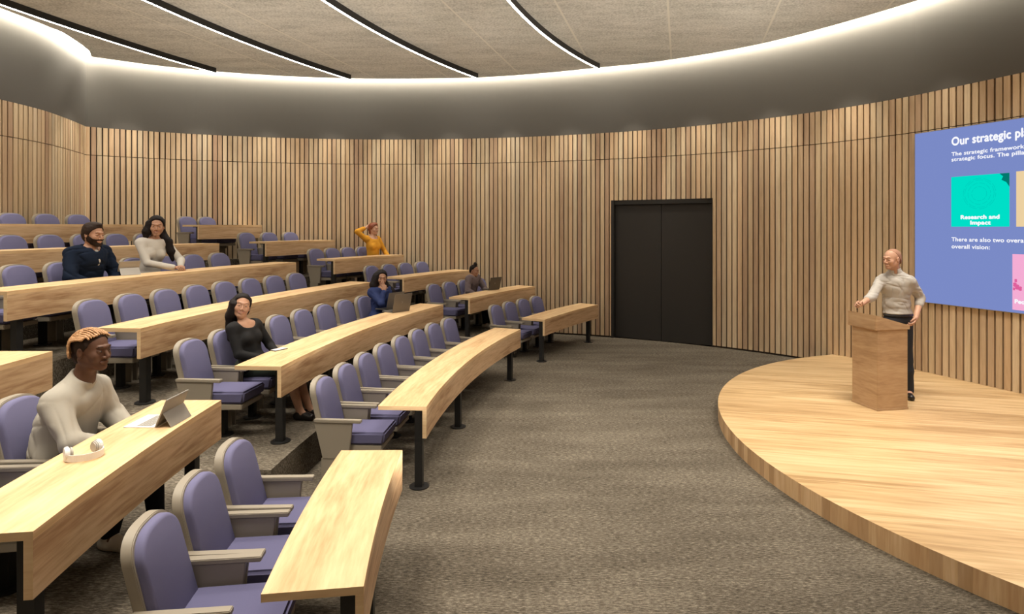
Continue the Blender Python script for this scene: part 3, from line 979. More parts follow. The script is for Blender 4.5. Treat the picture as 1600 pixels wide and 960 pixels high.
# ------------------------------------------------------------------ organic surfaces (signed distance -> surface nets)
class Field:
    def __init__(self, lo, hi, h):
        self.h = h
        self.lo = np.array(lo, float)
        self.n = np.ceil((np.array(hi, float) - self.lo) / h).astype(int) + 1
        self.a = np.full(self.n, 1.0, np.float32)
    def win(self, lo, hi):
        i0 = np.maximum(np.floor((np.array(lo) - self.lo) / self.h).astype(int), 0)
        i1 = np.minimum(np.ceil((np.array(hi) - self.lo) / self.h).astype(int) + 1, self.n)
        if np.any(i1 <= i0): return None
        g = [(self.lo[k] + self.h * np.arange(i0[k], i1[k])).astype(np.float32) for k in range(3)]
        return tuple(slice(i0[k], i1[k]) for k in range(3)), np.meshgrid(*g, indexing='ij')
    def put(self, sl, d, k, op='add'):
        a = self.a[sl]
        if op == 'add':
            if k > 0:
                hh = np.clip(0.5 + 0.5 * (a - d) / k, 0, 1)
                r = a * (1 - hh) + d * hh - k * hh * (1 - hh)
            else: r = np.minimum(a, d)
        else:
            dd = -d
            if k > 0:
                hh = np.clip(0.5 - 0.5 * (a - dd) / k, 0, 1)
                r = a * (1 - hh) + dd * hh + k * hh * (1 - hh)
            else: r = np.maximum(a, dd)
        self.a[sl] = r
    def cone(self, p, q, r1, r2, k=0.02, op='add', grow=0.0):
        p = np.array(p, float); q = np.array(q, float); r1 += grow; r2 += grow
        m = max(r1, r2) + k + 3 * self.h
        W = self.win(np.minimum(p, q) - m, np.maximum(p, q) + m)
        if W is None: return
        sl, (X, Y, Z) = W
        d = q - p; L = float(d @ d) + 1e-9
        t = np.clip(((X - p[0]) * d[0] + (Y - p[1]) * d[1] + (Z - p[2]) * d[2]) / L, 0, 1)
        D = np.sqrt((X - p[0] - t * d[0]) ** 2 + (Y - p[1] - t * d[1]) ** 2 + (Z - p[2] - t * d[2]) ** 2) - (r1 + (r2 - r1) * t)
        self.put(sl, D.astype(np.float32), k, op)
    def ell(self, c, r, R=None, k=0.02, op='add', grow=0.0):
        c = np.array(c, float); r = np.array(r, float) + grow
        m = r.max() + k + 3 * self.h
        W = self.win(c - m, c + m)
        if W is None: return
        sl, (X, Y, Z) = W
        x, y, z = X - c[0], Y - c[1], Z - c[2]
        if R is not None:
            R = np.array(R, float)      # columns = local axes
            x, y, z = (R[0, 0] * x + R[1, 0] * y + R[2, 0] * z, R[0, 1] * x + R[1, 1] * y + R[2, 1] * z, R[0, 2] * x + R[1, 2] * y + R[2, 2] * z)
        k0 = np.sqrt((x / r[0]) ** 2 + (y / r[1]) ** 2 + (z / r[2]) ** 2)
        k1 = np.sqrt((x / r[0] ** 2) ** 2 + (y / r[1] ** 2) ** 2 + (z / r[2] ** 2) ** 2) + 1e-9
        D = np.where(k0 < 1e-6, -r.min(), k0 * (k0 - 1) / k1)
        self.put(sl, D.astype(np.float32), k, op)
    def half(self, p, n, k=0.004, within=None):
        """keep only the side where (x-p).n < 0, optionally only inside a sphere (centre, radius)"""
        p = np.array(p, float); n = np.array(n, float); n = n / np.linalg.norm(n)
        if within:
            c, rr = np.array(within[0]), within[1]
            W = self.win(c - rr, c + rr)
        else: W = self.win(self.lo, self.lo + self.n * self.h)
        if W is None: return
        sl, (X, Y, Z) = W
        D = (X - p[0]) * n[0] + (Y - p[1]) * n[1] + (Z - p[2]) * n[2]
        if within:
            S = np.sqrt((X - c[0]) ** 2 + (Y - c[1]) ** 2 + (Z - c[2]) ** 2) - rr
            D = np.minimum(D, -S)
        a = self.a[sl]
        self.a[sl] = np.maximum(a, D.astype(np.float32))
    def wrinkle(self, amp, freq, seed=0, axis=None):
        W = self.win(self.lo, self.lo + self.n * self.h)
        sl, (X, Y, Z) = W
        r_ = np.random.RandomState(seed)
        acc = 0
        for i in range(5):
            v = r_.randn(3); v /= np.linalg.norm(v); f = freq * (0.6 + 0.35 * i)
            ph = r_.rand() * 6.28
            u2 = r_.randn(3); u2 /= np.linalg.norm(u2)
            acc = acc + np.sin((X * v[0] + Y * v[1] + Z * v[2]) * f + ph + 1.6 * np.sin((X * u2[0] + Y * u2[1] + Z * u2[2]) * f * 0.5 + ph)) / (1 + 0.5 * i)
        self.a += (amp * acc / 2).astype(np.float32)
    def crease(self, amp, freq, seed=0):
        W = self.win(self.lo, self.lo + self.n * self.h)
        sl, (X, Y, Z) = W
        r_ = np.random.RandomState(seed)
        acc = 0
        for i in range(4):
            v = r_.randn(3); v[2] *= 1.3; v /= np.linalg.norm(v); u2 = r_.randn(3); u2 /= np.linalg.norm(u2); w2 = r_.randn(3); w2 /= np.linalg.norm(w2)
            f = freq * (0.7 + 0.3 * i); ph = r_.rand() * 6.28
            wob = 1.3 * np.sin((X * u2[0] + Y * u2[1] + Z * u2[2]) * f * 0.6 + ph)
            mask = 0.5 + 0.5 * np.sin((X * w2[0] + Y * w2[1] + Z * w2[2]) * f * 0.45 + 2 * ph)
            acc = acc + (1 - np.abs(np.sin((X * v[0] + Y * v[1] + Z * v[2]) * f * 0.5 + ph + wob))) ** 3 * mask
        self.a += (amp * (acc - 0.4)).astype(np.float32)
    def mesh(self):
        A = self.a; s = A < 0
        n = A.shape
        c = np.zeros((n[0] - 1, n[1] - 1, n[2] - 1), np.int8)
        for i in (0, 1):
            for j in (0, 1):
                for k in (0, 1):
                    c += s[i:n[0] - 1 + i, j:n[1] - 1 + j, k:n[2] - 1 + k]
        act = (c > 0) & (c < 8)
        I, J, K = np.nonzero(act)
        if len(I) == 0: return np.zeros((0, 3)), np.zeros((0, 4), int)
        idx = np.full(act.shape, -1, np.int64); idx[I, J, K] = np.arange(len(I))
        P = np.zeros((len(I), 3)); N = np.zeros(len(I))
        cor = [(i, j, k) for i in (0, 1) for j in (0, 1) for k in (0, 1)]
        for a in range(8):
            for b in range(a + 1, 8):
                ca, cb = cor[a], cor[b]
                if sum(abs(ca[q] - cb[q]) for q in range(3)) != 1: continue
                va = A[I + ca[0], J + ca[1], K + ca[2]]; vb = A[I + cb[0], J + cb[1], K + cb[2]]
                m = (va < 0) != (vb < 0)
                t = np.where(m, va / (va - vb + 1e-12), 0)
                for q in range(3):
                    P[:, q] += np.where(m, ca[q] + (cb[q] - ca[q]) * t, 0)
                N += m
        P /= N[:, None]
        V = (P + np.stack([I, J, K], 1)) * self.h + self.lo
        Fs = []
        def quads(mask, o, cells):
            i, j, k = np.nonzero(mask)
            i, j, k = i + o[0], j + o[1], k + o[2]
            q = [idx[i + d[0], j + d[1], k + d[2]] for d in cells]
            return np.stack(q, 1)
        m = s[:-1, 1:-1, 1:-1] != s[1:, 1:-1, 1:-1]
        q = quads(m, (0, 1, 1), [(0, -1, -1), (0, 0, -1), (0, 0, 0), (0, -1, 0)]); f = s[:-1, 1:-1, 1:-1][m]
        Fs.append(np.where(f[:, None], q, q[:, ::-1]))
        m = s[1:-1, :-1, 1:-1] != s[1:-1, 1:, 1:-1]
        q = quads(m, (1, 0, 1), [(-1, 0, -1), (-1, 0, 0), (0, 0, 0), (0, 0, -1)]); f = s[1:-1, :-1, 1:-1][m]
        Fs.append(np.where(f[:, None], q, q[:, ::-1]))
        m = s[1:-1, 1:-1, :-1] != s[1:-1, 1:-1, 1:]
        q = quads(m, (1, 1, 0), [(-1, -1, 0), (0, -1, 0), (0, 0, 0), (-1, 0, 0)]); f = s[1:-1, 1:-1, :-1][m]
        Fs.append(np.where(f[:, None], q, q[:, ::-1]))
        F_ = np.concatenate(Fs)
        F_ = F_[(F_ >= 0).all(1)]
        return V, F_

def mesh_obj(name, parts, mat, parent, smooth=True):
    """parts: list of (V, F); one mesh object"""
    Vs, Fs, o = [], [], 0
    for V, F_ in parts:
        if len(V) == 0: continue
        Vs.append(V); Fs.append(F_ + o); o += len(V)
    V = np.concatenate(Vs); F_ = np.concatenate(Fs)
    me = bpy.data.meshes.new(name)
    me.vertices.add(len(V)); me.vertices.foreach_set('co', V.astype(np.float32).ravel())
    me.loops.add(F_.size); me.loops.foreach_set('vertex_index', F_.astype(np.int32).ravel())
    me.polygons.add(len(F_)); me.polygons.foreach_set('loop_start', np.arange(0, F_.size, 4, dtype=np.int32))
    try: me.polygons.foreach_set('loop_total', np.full(len(F_), 4, np.int32))
    except Exception: pass
    me.update(calc_edges=True)
    me.validate()
    me.materials.append(mat)
    if smooth: me.polygons.foreach_set('use_smooth', [True] * len(me.polygons))
    ob = bpy.data.objects.new(name, me); C.objects.link(ob)
    ob.parent = parent
    return ob

def nrm(v):
    v = np.array(v, float); return v / (np.linalg.norm(v) + 1e-12)
def rotm(yaw=0, pitch=0, roll=0):
    """yaw about z, pitch about y (positive looks down), roll about x, in degrees"""
    M_ = Matrix.Rotation(rad(yaw), 3, 'Z') @ Matrix.Rotation(rad(pitch), 3, 'Y') @ Matrix.Rotation(rad(roll), 3, 'X')
    return np.array([list(r_) for r_ in M_])

def skin(name, col):
    m, nt, b = new_mat(name)
    b.inputs['Base Color'].default_value = (*col, 1)
    b.inputs['Roughness'].default_value = 0.5
    b.inputs['Specular IOR Level'].default_value = 0.35
    tc = nt.nodes.new('ShaderNodeTexCoord'); n = nt.nodes.new('ShaderNodeTexNoise')
    n.inputs['Scale'].default_value = 14; n.inputs['Detail'].default_value = 4
    nt.links.new(tc.outputs['Object'], n.inputs['Vector'])
    c = ramp(nt, n.outputs['Fac'], [(0.35, tuple(x * 0.88 for x in col)), (0.65, tuple(min(1, x * 1.08) for x in col))])
    nt.links.new(c, b.inputs['Base Color'])
    return m

def head_prims(f, c, R, s, nose=1.0, jaw=1.0, grow=0.0, features=True, ears=True):
    T = lambda x, y, z: np.array(c) + R @ (np.array((x, y, z)) * s)
    E = lambda p, r, k=0.02, op='add', g=0.0: f.ell(T(*p), np.array(r) * s, R, k * s, op, g)
    Cn = lambda p, q, r1, r2, k=0.015, op='add': f.cone(T(*p), T(*q), r1 * s, r2 * s, k * s, op, grow)
    E((-0.014, 0, 0.036), (0.096, 0.075, 0.080), g=grow)
    E((0.024, 0, -0.022), (0.066, 0.060, 0.082), 0.03, g=grow)
    for sg in (-1, 1):
        Cn((-0.02, sg * 0.050, -0.045), (0.058, sg * 0.018 * jaw, -0.098), 0.020, 0.016, 0.03)
        E((0.058, sg * 0.038, -0.030), (0.026, 0.024, 0.028), 0.02, g=grow)
    E((0.070, 0, -0.100), (0.019, 0.021 * jaw, 0.016), 0.02, g=grow)
    if features:
        Cn((0.083, -0.036, 0.022), (0.088, 0.0, 0.020), 0.009, 0.010, 0.012)
        Cn((0.083, 0.036, 0.022), (0.088, 0.0, 0.020), 0.009, 0.010, 0.012)
        for sg in (-1, 1):
            E((0.096, sg * 0.032, 0.000), (0.016, 0.019, 0.011), 0.012, 'sub')
            E((0.0775, sg * 0.031, 0.000), (0.0135, 0.016, 0.0135), 0.004)
        Cn((0.087, 0, 0.008), (0.108 * nose ** 0.5, 0, -0.034), 0.008, 0.0115 * nose, 0.010)
        for sg in (-1, 1):
            E((0.096, sg * 0.013 * nose, -0.040), (0.011, 0.008, 0.008), 0.006)
            Cn((0.084, sg * 0.022, -0.068), (0.0925, 0, -0.064), 0.0055, 0.0075, 0.006)
            Cn((0.083, sg * 0.020, -0.072), (0.091, 0, -0.077), 0.0055, 0.0085, 0.006)
    if ears:
        for sg in (-1, 1):
            E((-0.012, sg * 0.076, -0.008), (0.019, 0.008, 0.031), 0.006, g=grow)
            E((-0.004, sg * 0.084, -0.006), (0.009, 0.006, 0.016), 0.004, 'sub')

def hand_prims(f, wrist, d, palm, s, side, curl=(0.35, 0.45, 0.35), spread=1.0, thumb=0.5, curls=None):
    x = nrm(d); z = -nrm(np.array(palm) - x * float(np.dot(palm, x))); y = np.cross(z, x)
    ysg = 1 if side == 'R' else -1
    R = np.stack([x, y * ysg, z], 1)
    T = lambda a, b, c_: np.array(wrist) + R @ (np.array((a, b, c_)) * s)
    for (bx, by, L, r_) in ((0.083, 0.030, 0.070, 0.0088), (0.088, 0.0095, 0.078, 0.0090), (0.084, -0.011, 0.072, 0.0086), (0.076, -0.030, 0.056, 0.0078)):
        i = [0.030, 0.0095, -0.011, -0.030].index(by)
        cu = curls[i] if curls else curl
        f.cone(T(0.0, by * 0.35, 0), T(bx, by, 0), 0.019 * s, 0.0105 * s, 0.012 * s)
        p = np.array((bx, by, 0.0)); a = 0.0; sp = by * 2.2 * spread
        for seg, c_ in zip((0.44, 0.31, 0.25), cu):
            a += c_
            q = p + np.array((math.cos(a) * math.cos(sp), math.sin(sp) * math.cos(a), -math.sin(a))) * L * seg
            f.cone(T(*p), T(*q), r_ * s, (r_ - 0.0007) * s, 0.002)
            p = q; r_ -= 0.0007
    t0, t1, t2, t3 = (0.018, 0.020, -0.004), (0.048, 0.046, -0.012), (0.074, 0.056 - 0.012 * thumb, -0.018 - 0.012 * thumb), (0.096, 0.056 - 0.030 * thumb, -0.022 - 0.022 * thumb)
    f.cone(T(*t0), T(*t1), 0.016 * s, 0.0125 * s, 0.008 * s)
    f.cone(T(*t1), T(*t2), 0.0115 * s, 0.0100 * s, 0.003)
    f.cone(T(*t2), T(*t3), 0.0100 * s, 0.0085 * s, 0.002)

def strands(f, amp, freq, seed):
    f.wrinkle(amp, freq, seed)

def person(name_label, loc, rz, J, spec, group=None):
    """J: joints in the figure's own frame (x forward, y left, z up)"""
    root = empty('person', loc, rz)
    tag(root, name_label, 'person', group)
    s = spec.get('s', 1.0); h = spec.get('h', 0.007); fs = spec.get('fem', 0)
    hs_ = spec.get('head', 1.0) * s
    g = {k: np.array(v, float) for k, v in J.items()}
    Rh = rotm(*spec.get('look', (0, 0, 0)))
    pel, wst, cst, nk, hd = g['pelvis'], g['waist'], g['chest'], g['neck'], g['headc']
    shL, shR = g['shL'], g['shR']
    side = nrm(shL - shR)
    def frame(up, sd):
        up = nrm(up); fw = nrm(np.cross(sd, up)); sd = np.cross(up, fw)
        return np.stack([fw, sd, up], 1)
    hipside = nrm(g['hipL'] - g['hipR'])
    Fc = frame(nk - wst, side); Fw = frame(cst - pel, nrm(side + hipside)); Fp = frame(wst - pel, hipside)
    tw = 0.90 if fs else 1.0
    def torso(f, grow=0.0, belly=0.0, soft=0.0):
        f.ell(pel, np.array((0.115, 0.165 * (1.04 if fs else 1), 0.125)) * s, Fp, 0.05, grow=grow)
        f.ell(wst, np.array((0.095, 0.135 * tw, 0.14)) * s, Fw, 0.06, grow=grow + belly)
        f.ell(cst, np.array((0.108, 0.158 * tw, 0.165)) * s, Fc, 0.06, grow=grow)
        sl_ = shL * 0.86 + shR * 0.14; sr_ = shR * 0.86 + shL * 0.14
        f.cone(sl_, sr_, 0.056 * s, 0.056 * s, 0.05, grow=grow)
        for p in (sl_, sr_):
            f.cone(p, nk, 0.044 * s, 0.036 * s, 0.04, grow=grow)
        if fs:
            for sg in (-1, 1):
                c_ = cst + Fc @ (np.array((0.072, 0.062 * sg, -0.02)) * s)
                f.ell(c_, np.array((0.052, 0.056, 0.058)) * s, Fc, 0.03, grow=grow)
    def arm(f, sd, grow=0.0, upto=1.0, cuff=None):
        a, b, c_ = g['sh' + sd], g['el' + sd], g['wr' + sd]
        m_ = 0.88 if fs else 1.0
        f.cone(a, b, 0.048 * s * m_, 0.041 * s * m_, 0.045, grow=grow)
        e_ = b + (c_ - b) * upto
        f.cone(b, e_, 0.041 * s * m_, (0.041 + (0.027 - 0.041) * upto) * s * m_, 0.015, grow=grow)
    def legs(f, grow=0.0, upto=1.0):
        for sd in 'LR':
            a, b, c_ = g['hip' + sd], g['kn' + sd], g['an' + sd]
            f.cone(a, b, 0.088 * s, 0.060 * s, 0.05, grow=grow)
            e_ = b + (c_ - b) * upto
            f.cone(b, b + (e_ - b) * 0.35, 0.058 * s, 0.058 * s, 0.02, grow=grow)
            f.cone(b + (e_ - b) * 0.35, e_, 0.057 * s, (0.057 - 0.02 * upto) * s, 0.02, grow=grow)
    allp = np.array([v for v in g.values()] + [hd + (0, 0, 0.2), hd - (0.16, 0.16, 0), hd + (0.16, 0.16, 0)])
    lo, hi = allp.min(0) - 0.24, allp.max(0) + 0.24
    lo[2] = max(lo[2], -0.03) if spec.get('floor', True) else lo[2]
    neckbase = nk
    # ---- body: torso, limbs, neck, one surface; head and hands laid on at a finer grid
    f = Field(lo, hi, h)
    torso(f); 
    for sd in 'LR': arm(f, sd)
    legs(f)
    skull = hd + Rh @ (np.array((-0.025, 0, -0.055)) * hs_)
    f.cone(nk + (0, 0, -0.02), skull, (0.056 if not fs else 0.048) * s, (0.056 if not fs else 0.046) * s, 0.035)
    for sd in 'LR':
        an, toe = g['an' + sd], g['to' + sd]
        f.cone(an, (an * 0.6 + toe * 0.4) - (0, 0, 0.02), 0.036 * s, 0.034 * s, 0.02)
        f.cone(an - (0, 0, 0.03), toe, 0.034 * s, 0.024 * s, 0.02)
    parts = [f.mesh()]
    hh = spec.get('hh', h * 0.6)
    f = Field(hd - 0.19 * hs_, hd + 0.19 * hs_, hh)
    head_prims(f, hd, Rh, hs_, nose=spec.get('nose', 1.0), jaw=spec.get('jaw', 1.0 if not fs else 0.8))
    f.cone(nk + (0, 0, -0.02), skull, (0.056 if not fs else 0.048) * s, (0.056 if not fs else 0.046) * s, 0.03)
    parts.append(f.mesh())
    for sd in 'LR':
        hp = spec.get('hand' + sd)
        wr = g['wr' + sd]; d = nrm(wr - g['el' + sd]) if not hp or 'd' not in hp else nrm(hp['d'])
        hp = hp or {}
        f = Field(wr - 0.24 * s, wr + 0.24 * s, min(0.0045, hh))
        hs2 = s * (0.94 if fs else 1.02)
        hand_prims(f, wr, d, hp.get('palm', (0, 0, -1)), hs2, sd, curl=hp.get('curl', (0.3, 0.4, 0.3)), thumb=hp.get('thumb', 0.5), curls=hp.get('curls'))
        f.cone(wr - nrm(wr - g['el' + sd]) * 0.05, wr, 0.028 * s * (0.88 if fs else 1), 0.024 * s * (0.88 if fs else 1), 0.012)
        parts.append(f.mesh())
    mesh_obj('body', parts, spec['skin'], root)
    # ---- garments
    tp = spec.get('top')
    if tp:
        f = Field(lo, hi, h)
        grow = tp.get('grow', 0.014)
        torso(f, grow, tp.get('belly', 0.0)); 
        for sd in 'LR': arm(f, sd, grow * tp.get('armgrow', 0.9), tp.get('sleeve', 0.97))
        if tp.get('hem', True):
            f.ell(pel + (0, 0, 0.02), np.array((0.122, 0.172, 0.12)) * s, Fp, 0.03, grow=grow)
        if tp.get('rolls'):
            for sd in 'LR':
                b, c_ = g['el' + sd], g['wr' + sd]
                p = b + (c_ - b) * (tp['sleeve'] - 0.10); q = b + (c_ - b) * (tp['sleeve'] + 0.04)
                f.cone(p, q, 0.047 * s, 0.047 * s, 0.003)
        up = nrm(nk - cst)
        if tp.get('collar', 0):
            f.cone(nk - up * 0.03, nk + up * tp['collar'], 0.070 * s, 0.064 * s, 0.02)
        f.wrinkle(tp.get('amp', 0.006), tp.get('freq', 24), seed=spec.get('seed', 1))
        f.crease(tp.get('crease', 0.010), tp.get('cf', 34), seed=spec.get('seed', 1) + 5)
        # neck opening
        nd = tp.get('neckdrop', 0.0); fw = Fc[:, 0]
        pn = nk + up * tp.get('neckup', 0.012)
        f.half(pn, up + fw * tp.get('necktilt', 0.25), within=(nk + up * 0.06, 0.11 * s + tp.get('collar', 0)))
        rr = tp.get('neckr', 0.066) * s
        f.ell(nk + up * 0.03 + fw * tp.get('neckf', 0.02), np.array((rr + tp.get('deep', 0.0), rr * tp.get('neckw', 1.0), 0.06 + nd)), Fc, 0.006, 'sub')
        f.half(pel - (0, 0, tp.get('len', 0.06)) , (0, 0, -1)) if tp.get('cut', True) else None
        mesh_obj(tp['name'], [f.mesh()], tp['mat'], root)
    if tp and tp.get('collar', 0):
        up = nrm(nk - cst); fw = Fc[:, 0]
        f = Field(nk - 0.13, nk + 0.13, 0.004)
        f.cone(nk - up * 0.01, nk + up * 0.040, 0.078 * s, 0.066 * s, 0)
        f.cone(nk - up * 0.05, nk + up * 0.10, 0.060 * s, 0.060 * s, 0, 'sub')
        f.half(nk + up * 0.052, up + fw * 0.25); f.half(nk - up * 0.03, -up)
        f.ell(nk + fw * 0.085, np.array((0.04, 0.020, 0.09)), Fc, 0.004, 'sub')
        mesh_obj('collar', [f.mesh()], tp['mat'], root)
    if spec.get('belt'):
        f = Field(pel - 0.24, pel + 0.24, 0.005)
        f.ell(pel, np.array((0.115, 0.165, 0.125)) * s, Fp, 0, grow=0.026)
        f.half(pel + (0, 0, 0.066), (0, 0, 1)); f.half(pel + (0, 0, 0.030), (0, 0, -1))
        mesh_obj('belt', [f.mesh()], SHOE_B, root)
    bt = spec.get('bottom')
    if bt:
        f = Field(lo, hi, h)
        f.ell(pel, np.array((0.115, 0.165, 0.125)) * s, Fp, 0.05, grow=0.010)
        legs(f, bt.get('grow', 0.012), bt.get('upto', 0.96))
        f.wrinkle(0.005, 22, seed=3)
        f.half(pel + (0, 0, 0.115 * s), (0, 0, 1))
        if bt.get('upto', 1) < 0.9: pass
        mesh_obj(bt['name'], [f.mesh()], bt['mat'], root)
    # ---- shoes, one mesh each
    for sd in 'LR':
        an, toe = g['an' + sd], g['to' + sd]
        f = Field(np.minimum(an, toe) - 0.12, np.maximum(an, toe) + 0.12, min(h, 0.006))
        d = nrm((toe - an) * (1, 1, 0)); heel = an - d * 0.04; z0 = min(an[2], toe[2])
        f.cone((heel[0], heel[1], an[2] - 0.055 * s), (toe[0], toe[1], toe[2]), 0.038 * s, 0.034 * s, 0.02)
        f.cone(an - (0, 0, 0.01), an - (0, 0, 0.05), 0.044 * s, 0.040 * s, 0.02)
        f.cone(an - (0, 0, 0.03) + d * 0.05, toe, 0.036 * s, 0.030 * s, 0.02)
        f.half((0, 0, z0 * 0 + spec.get('sole', 0.004)), (0, 0, -1))
        if spec.get('pump'): f.ell(an + d * 0.015 + (0, 0, 0.01), (0.055, 0.04, 0.055), None, 0.006, 'sub')
        mesh_obj('shoe', [f.mesh()], spec['shoe'], root)
    # ---- eyes, brows, lips
    T = lambda x, y, z: hd + Rh @ (np.array((x, y, z)) * hs_)
    fine = min(0.0016, hh)
    for sg in (-1, 1):
        f = Field(T(0.085, sg * 0.031, 0) - 0.022, T(0.085, sg * 0.031, 0) + 0.022, fine)
        f.ell(T(0.0830, sg * 0.031, -0.0005), np.array((0.0090, 0.0115, 0.0048)) * hs_, Rh, 0)
        mesh_obj('eye', [f.mesh()], spec.get('eye', MEYE), root)
        f = Field(T(0.09, sg * 0.031, 0.0) - 0.02, T(0.09, sg * 0.031, 0.0) + 0.02, fine)
        f.ell(T(0.0905, sg * 0.030, -0.0005), np.array((0.0030, 0.0055, 0.0046)) * hs_, Rh, 0)
        mesh_obj('iris', [f.mesh()], MIRIS, root)
        f = Field(T(0.085, sg * 0.031, 0.02) - 0.035, T(0.085, sg * 0.031, 0.02) + 0.035, fine * 1.3)
        f.cone(T(0.0925, sg * 0.014, 0.0225), T(0.088, sg * 0.040, 0.0265), 0.0036 * hs_, 0.0030 * hs_, 0)
        f.cone(T(0.088, sg * 0.040, 0.0265), T(0.078, sg * 0.052, 0.021), 0.0030 * hs_, 0.0018 * hs_, 0)
        mesh_obj('eyebrow', [f.mesh()], spec['brow'], root)
    f = Field(T(0.09, 0, -0.07) - 0.04, T(0.09, 0, -0.07) + 0.04, fine * 1.3)
    sm = spec.get('smile', 0.0)
    for sg in (-1, 1):
        f.cone(T(0.0825, sg * (0.023 + sm * 0.006), -0.0685 + sm * 0.006), T(0.0935, 0, -0.0655), 0.0040 * hs_, 0.0066 * hs_, 0.002)
        f.cone(T(0.0825, sg * (0.022 + sm * 0.006), -0.0705 + sm * 0.006), T(0.0925, 0, -0.0765), 0.0040 * hs_, 0.0078 * hs_, 0.002)
    mesh_obj('lips', [f.mesh()], spec['lips'], root)
    # ---- hair
    hr = spec.get('hair')
    if hr:
        f = Field(hd - 0.30, hd + 0.22, hr.get('h', hh * 1.1)) if hr['kind'] != 'long' else Field(hd - (0.28, 0.26, 0.62), hd + 0.22, hr.get('h', hh * 1.2))
        gr = hr.get('grow', 0.010)
        Eh = lambda p, r, k=0.02, op='add': f.ell(T(*p), np.array(r) * hs_, Rh, k, op)
        Eh((-0.016, 0, 0.038), (0.097 + gr, 0.076 + gr, 0.081 + gr))
        if hr['kind'] in ('short', 'fade'):
            Eh((-0.045, 0, -0.02), (0.070 + gr * 0.6, 0.070 + gr * 0.5, 0.075), 0.03)
            if hr['kind'] == 'short':
                Eh((0.030, 0.0, 0.104), (0.050, 0.052, 0.020), 0.03)
        if hr['kind'] == 'long':
            Eh((-0.045, 0, -0.03), (0.075 + gr, 0.080 + gr * .5, 0.10), 0.03)
        # face opening
        nfc = Rh @ nrm((0.80, 0, -0.60)); pfc = T(*hr.get('line', (0.052, 0, 0.045)))
        f.half(pfc, nfc)
        if hr['kind'] in ('short', 'fade'):
            f.half(T(0, 0, -0.075), Rh @ np.array((0.2, 0, -1.0)))
            f.half(T(0.022, 0, 0.0), Rh @ nrm((1.0, 0, -0.25)), within=(T(0.06, 0, -0.06), 0.085 * hs_))
        for loc_ in hr.get('locks', []):
            pts = [hd + np.array(p) for p in loc_[0]]
            rs = loc_[1]
            for i in range(len(pts) - 1):
                f.cone(pts[i], pts[i + 1], rs[i], rs[i + 1], 0.025)
        for b_ in hr.get('buns', []):
            f.ell(T(*b_[0]), np.array(b_[1]) * hs_, Rh, 0.012)
        strands(f, hr.get('amp', 0.0035), hr.get('freq', 90), 5)
        if hr['kind'] == 'long':
            # keep the face itself clear
            f.ell(T(0.085, 0, -0.035), np.array((0.085, 0.060, 0.090)) * hs_, Rh, 0.01, 'sub')
        V = f.mesh()
        o = mesh_obj('hair', [V], hr['mat'], root)
        if hr.get('braids'):
            bm_parts = []
            fb = Field(hd - 0.21, hd + 0.19, 0.0030)
            for i in range(19):
                ph = math.radians(-99 + 198 * i / 18)
                prev = None
                # each braid starts at the hairline and follows the skull back to the nape
                y0 = math.sin(ph); wid = math.cos(ph)
                for j in range(19):
                    t = j / 18
                    el = math.radians((40 if abs(ph) < 1.0 else 62) + (158 if abs(ph) < 1.0 else 128) * t)
                    ex, ez = math.cos(el), math.sin(el)
                    kx = math.sqrt(max(0.05, 1 - (y0 * 0.93) ** 2))
                    p = np.array((-0.016 + 0.106 * ex * (0.35 + 0.65 * kx), 0.087 * y0, 0.038 + 0.091 * ez * (0.02 + 0.98 * kx)))
                    if t > 0.8: p[2] -= 0.055 * (t - 0.8) / 0.2
                    p = T(*p)
                    if prev is not None:
                        rr_ = 0.0058 * (1 + 0.25 * math.sin(j * 2.4 + i * 1.7))
                        fb.cone(prev, p, rr_, rr_, 0.002)
                    prev = p
            fb.wrinkle(0.0016, 260, 4)
            mesh_obj('braids', [fb.mesh()], hr['braids'], root)
    if spec.get('beard'):
        f = Field(hd - 0.16, hd + 0.16, hh)
        head_prims(f, hd, Rh, hs_, jaw=1.0, grow=0.006, features=False, ears=False)
        f.half(T(0.09, 0, -0.050), Rh @ nrm((0.42, 0, 1.0)))
        f.half(T(-0.012, 0, 0), Rh @ np.array((-1.0, 0, 0)))
        f.ell(T(0.10, 0, -0.070), np.array((0.03, 0.026, 0.012)) * hs_, Rh, 0.006, 'sub')
        f.wrinkle(0.002, 160, 6)
        mesh_obj('beard', [f.mesh()], spec['beard'], root)
    return root, g, T

MEYE = plain('eye_white', (0.24, 0.21, 0.19), 0.4, spec=0.2)
MIRIS = plain('eye_dark', (0.03, 0.02, 0.015), 0.2)
SK_DARK = skin('skin_deep', (0.105, 0.048, 0.028))
SK_MID = skin('skin_tan', (0.40, 0.22, 0.14))
SK_PALE = skin('skin_light', (0.55, 0.32, 0.22))
HAIR_BLACK = plain('hair_black', (0.009, 0.006, 0.006), 0.6, spec=0.18)
HAIR_BROWN = plain('hair_brown', (0.022, 0.012, 0.008), 0.6, spec=0.2)
HAIR_RED = plain('hair_auburn', (0.22, 0.055, 0.02), 0.45)
HAIR_STUB = plain('hair_stubble', (0.36, 0.19, 0.12), 0.7)
BLOND = plain('braid_blond', (0.44, 0.24, 0.11), 0.6, bump=0.4, bscale=90)
LIP_D = plain('lips_dark', (0.17, 0.06, 0.045), 0.4)
LIP_P = plain('lips_rose', (0.33, 0.12, 0.095), 0.5)
CREAM = plain('cream_jersey', (0.40, 0.375, 0.325), 0.9, bump=0.2, bscale=400, spec=0.1)
WHITE_TOP = plain('white_knit', (0.50, 0.475, 0.43), 0.9, spec=0.1)
NAVY = plain('navy_cloth', (0.008, 0.014, 0.030), 0.85, spec=0.1)
BLUE = plain('royal_blue_cloth', (0.02, 0.034, 0.115), 0.7, spec=0.2)
BLACK_TOP = plain('black_jersey', (0.016, 0.016, 0.017), 0.8, spec=0.15)
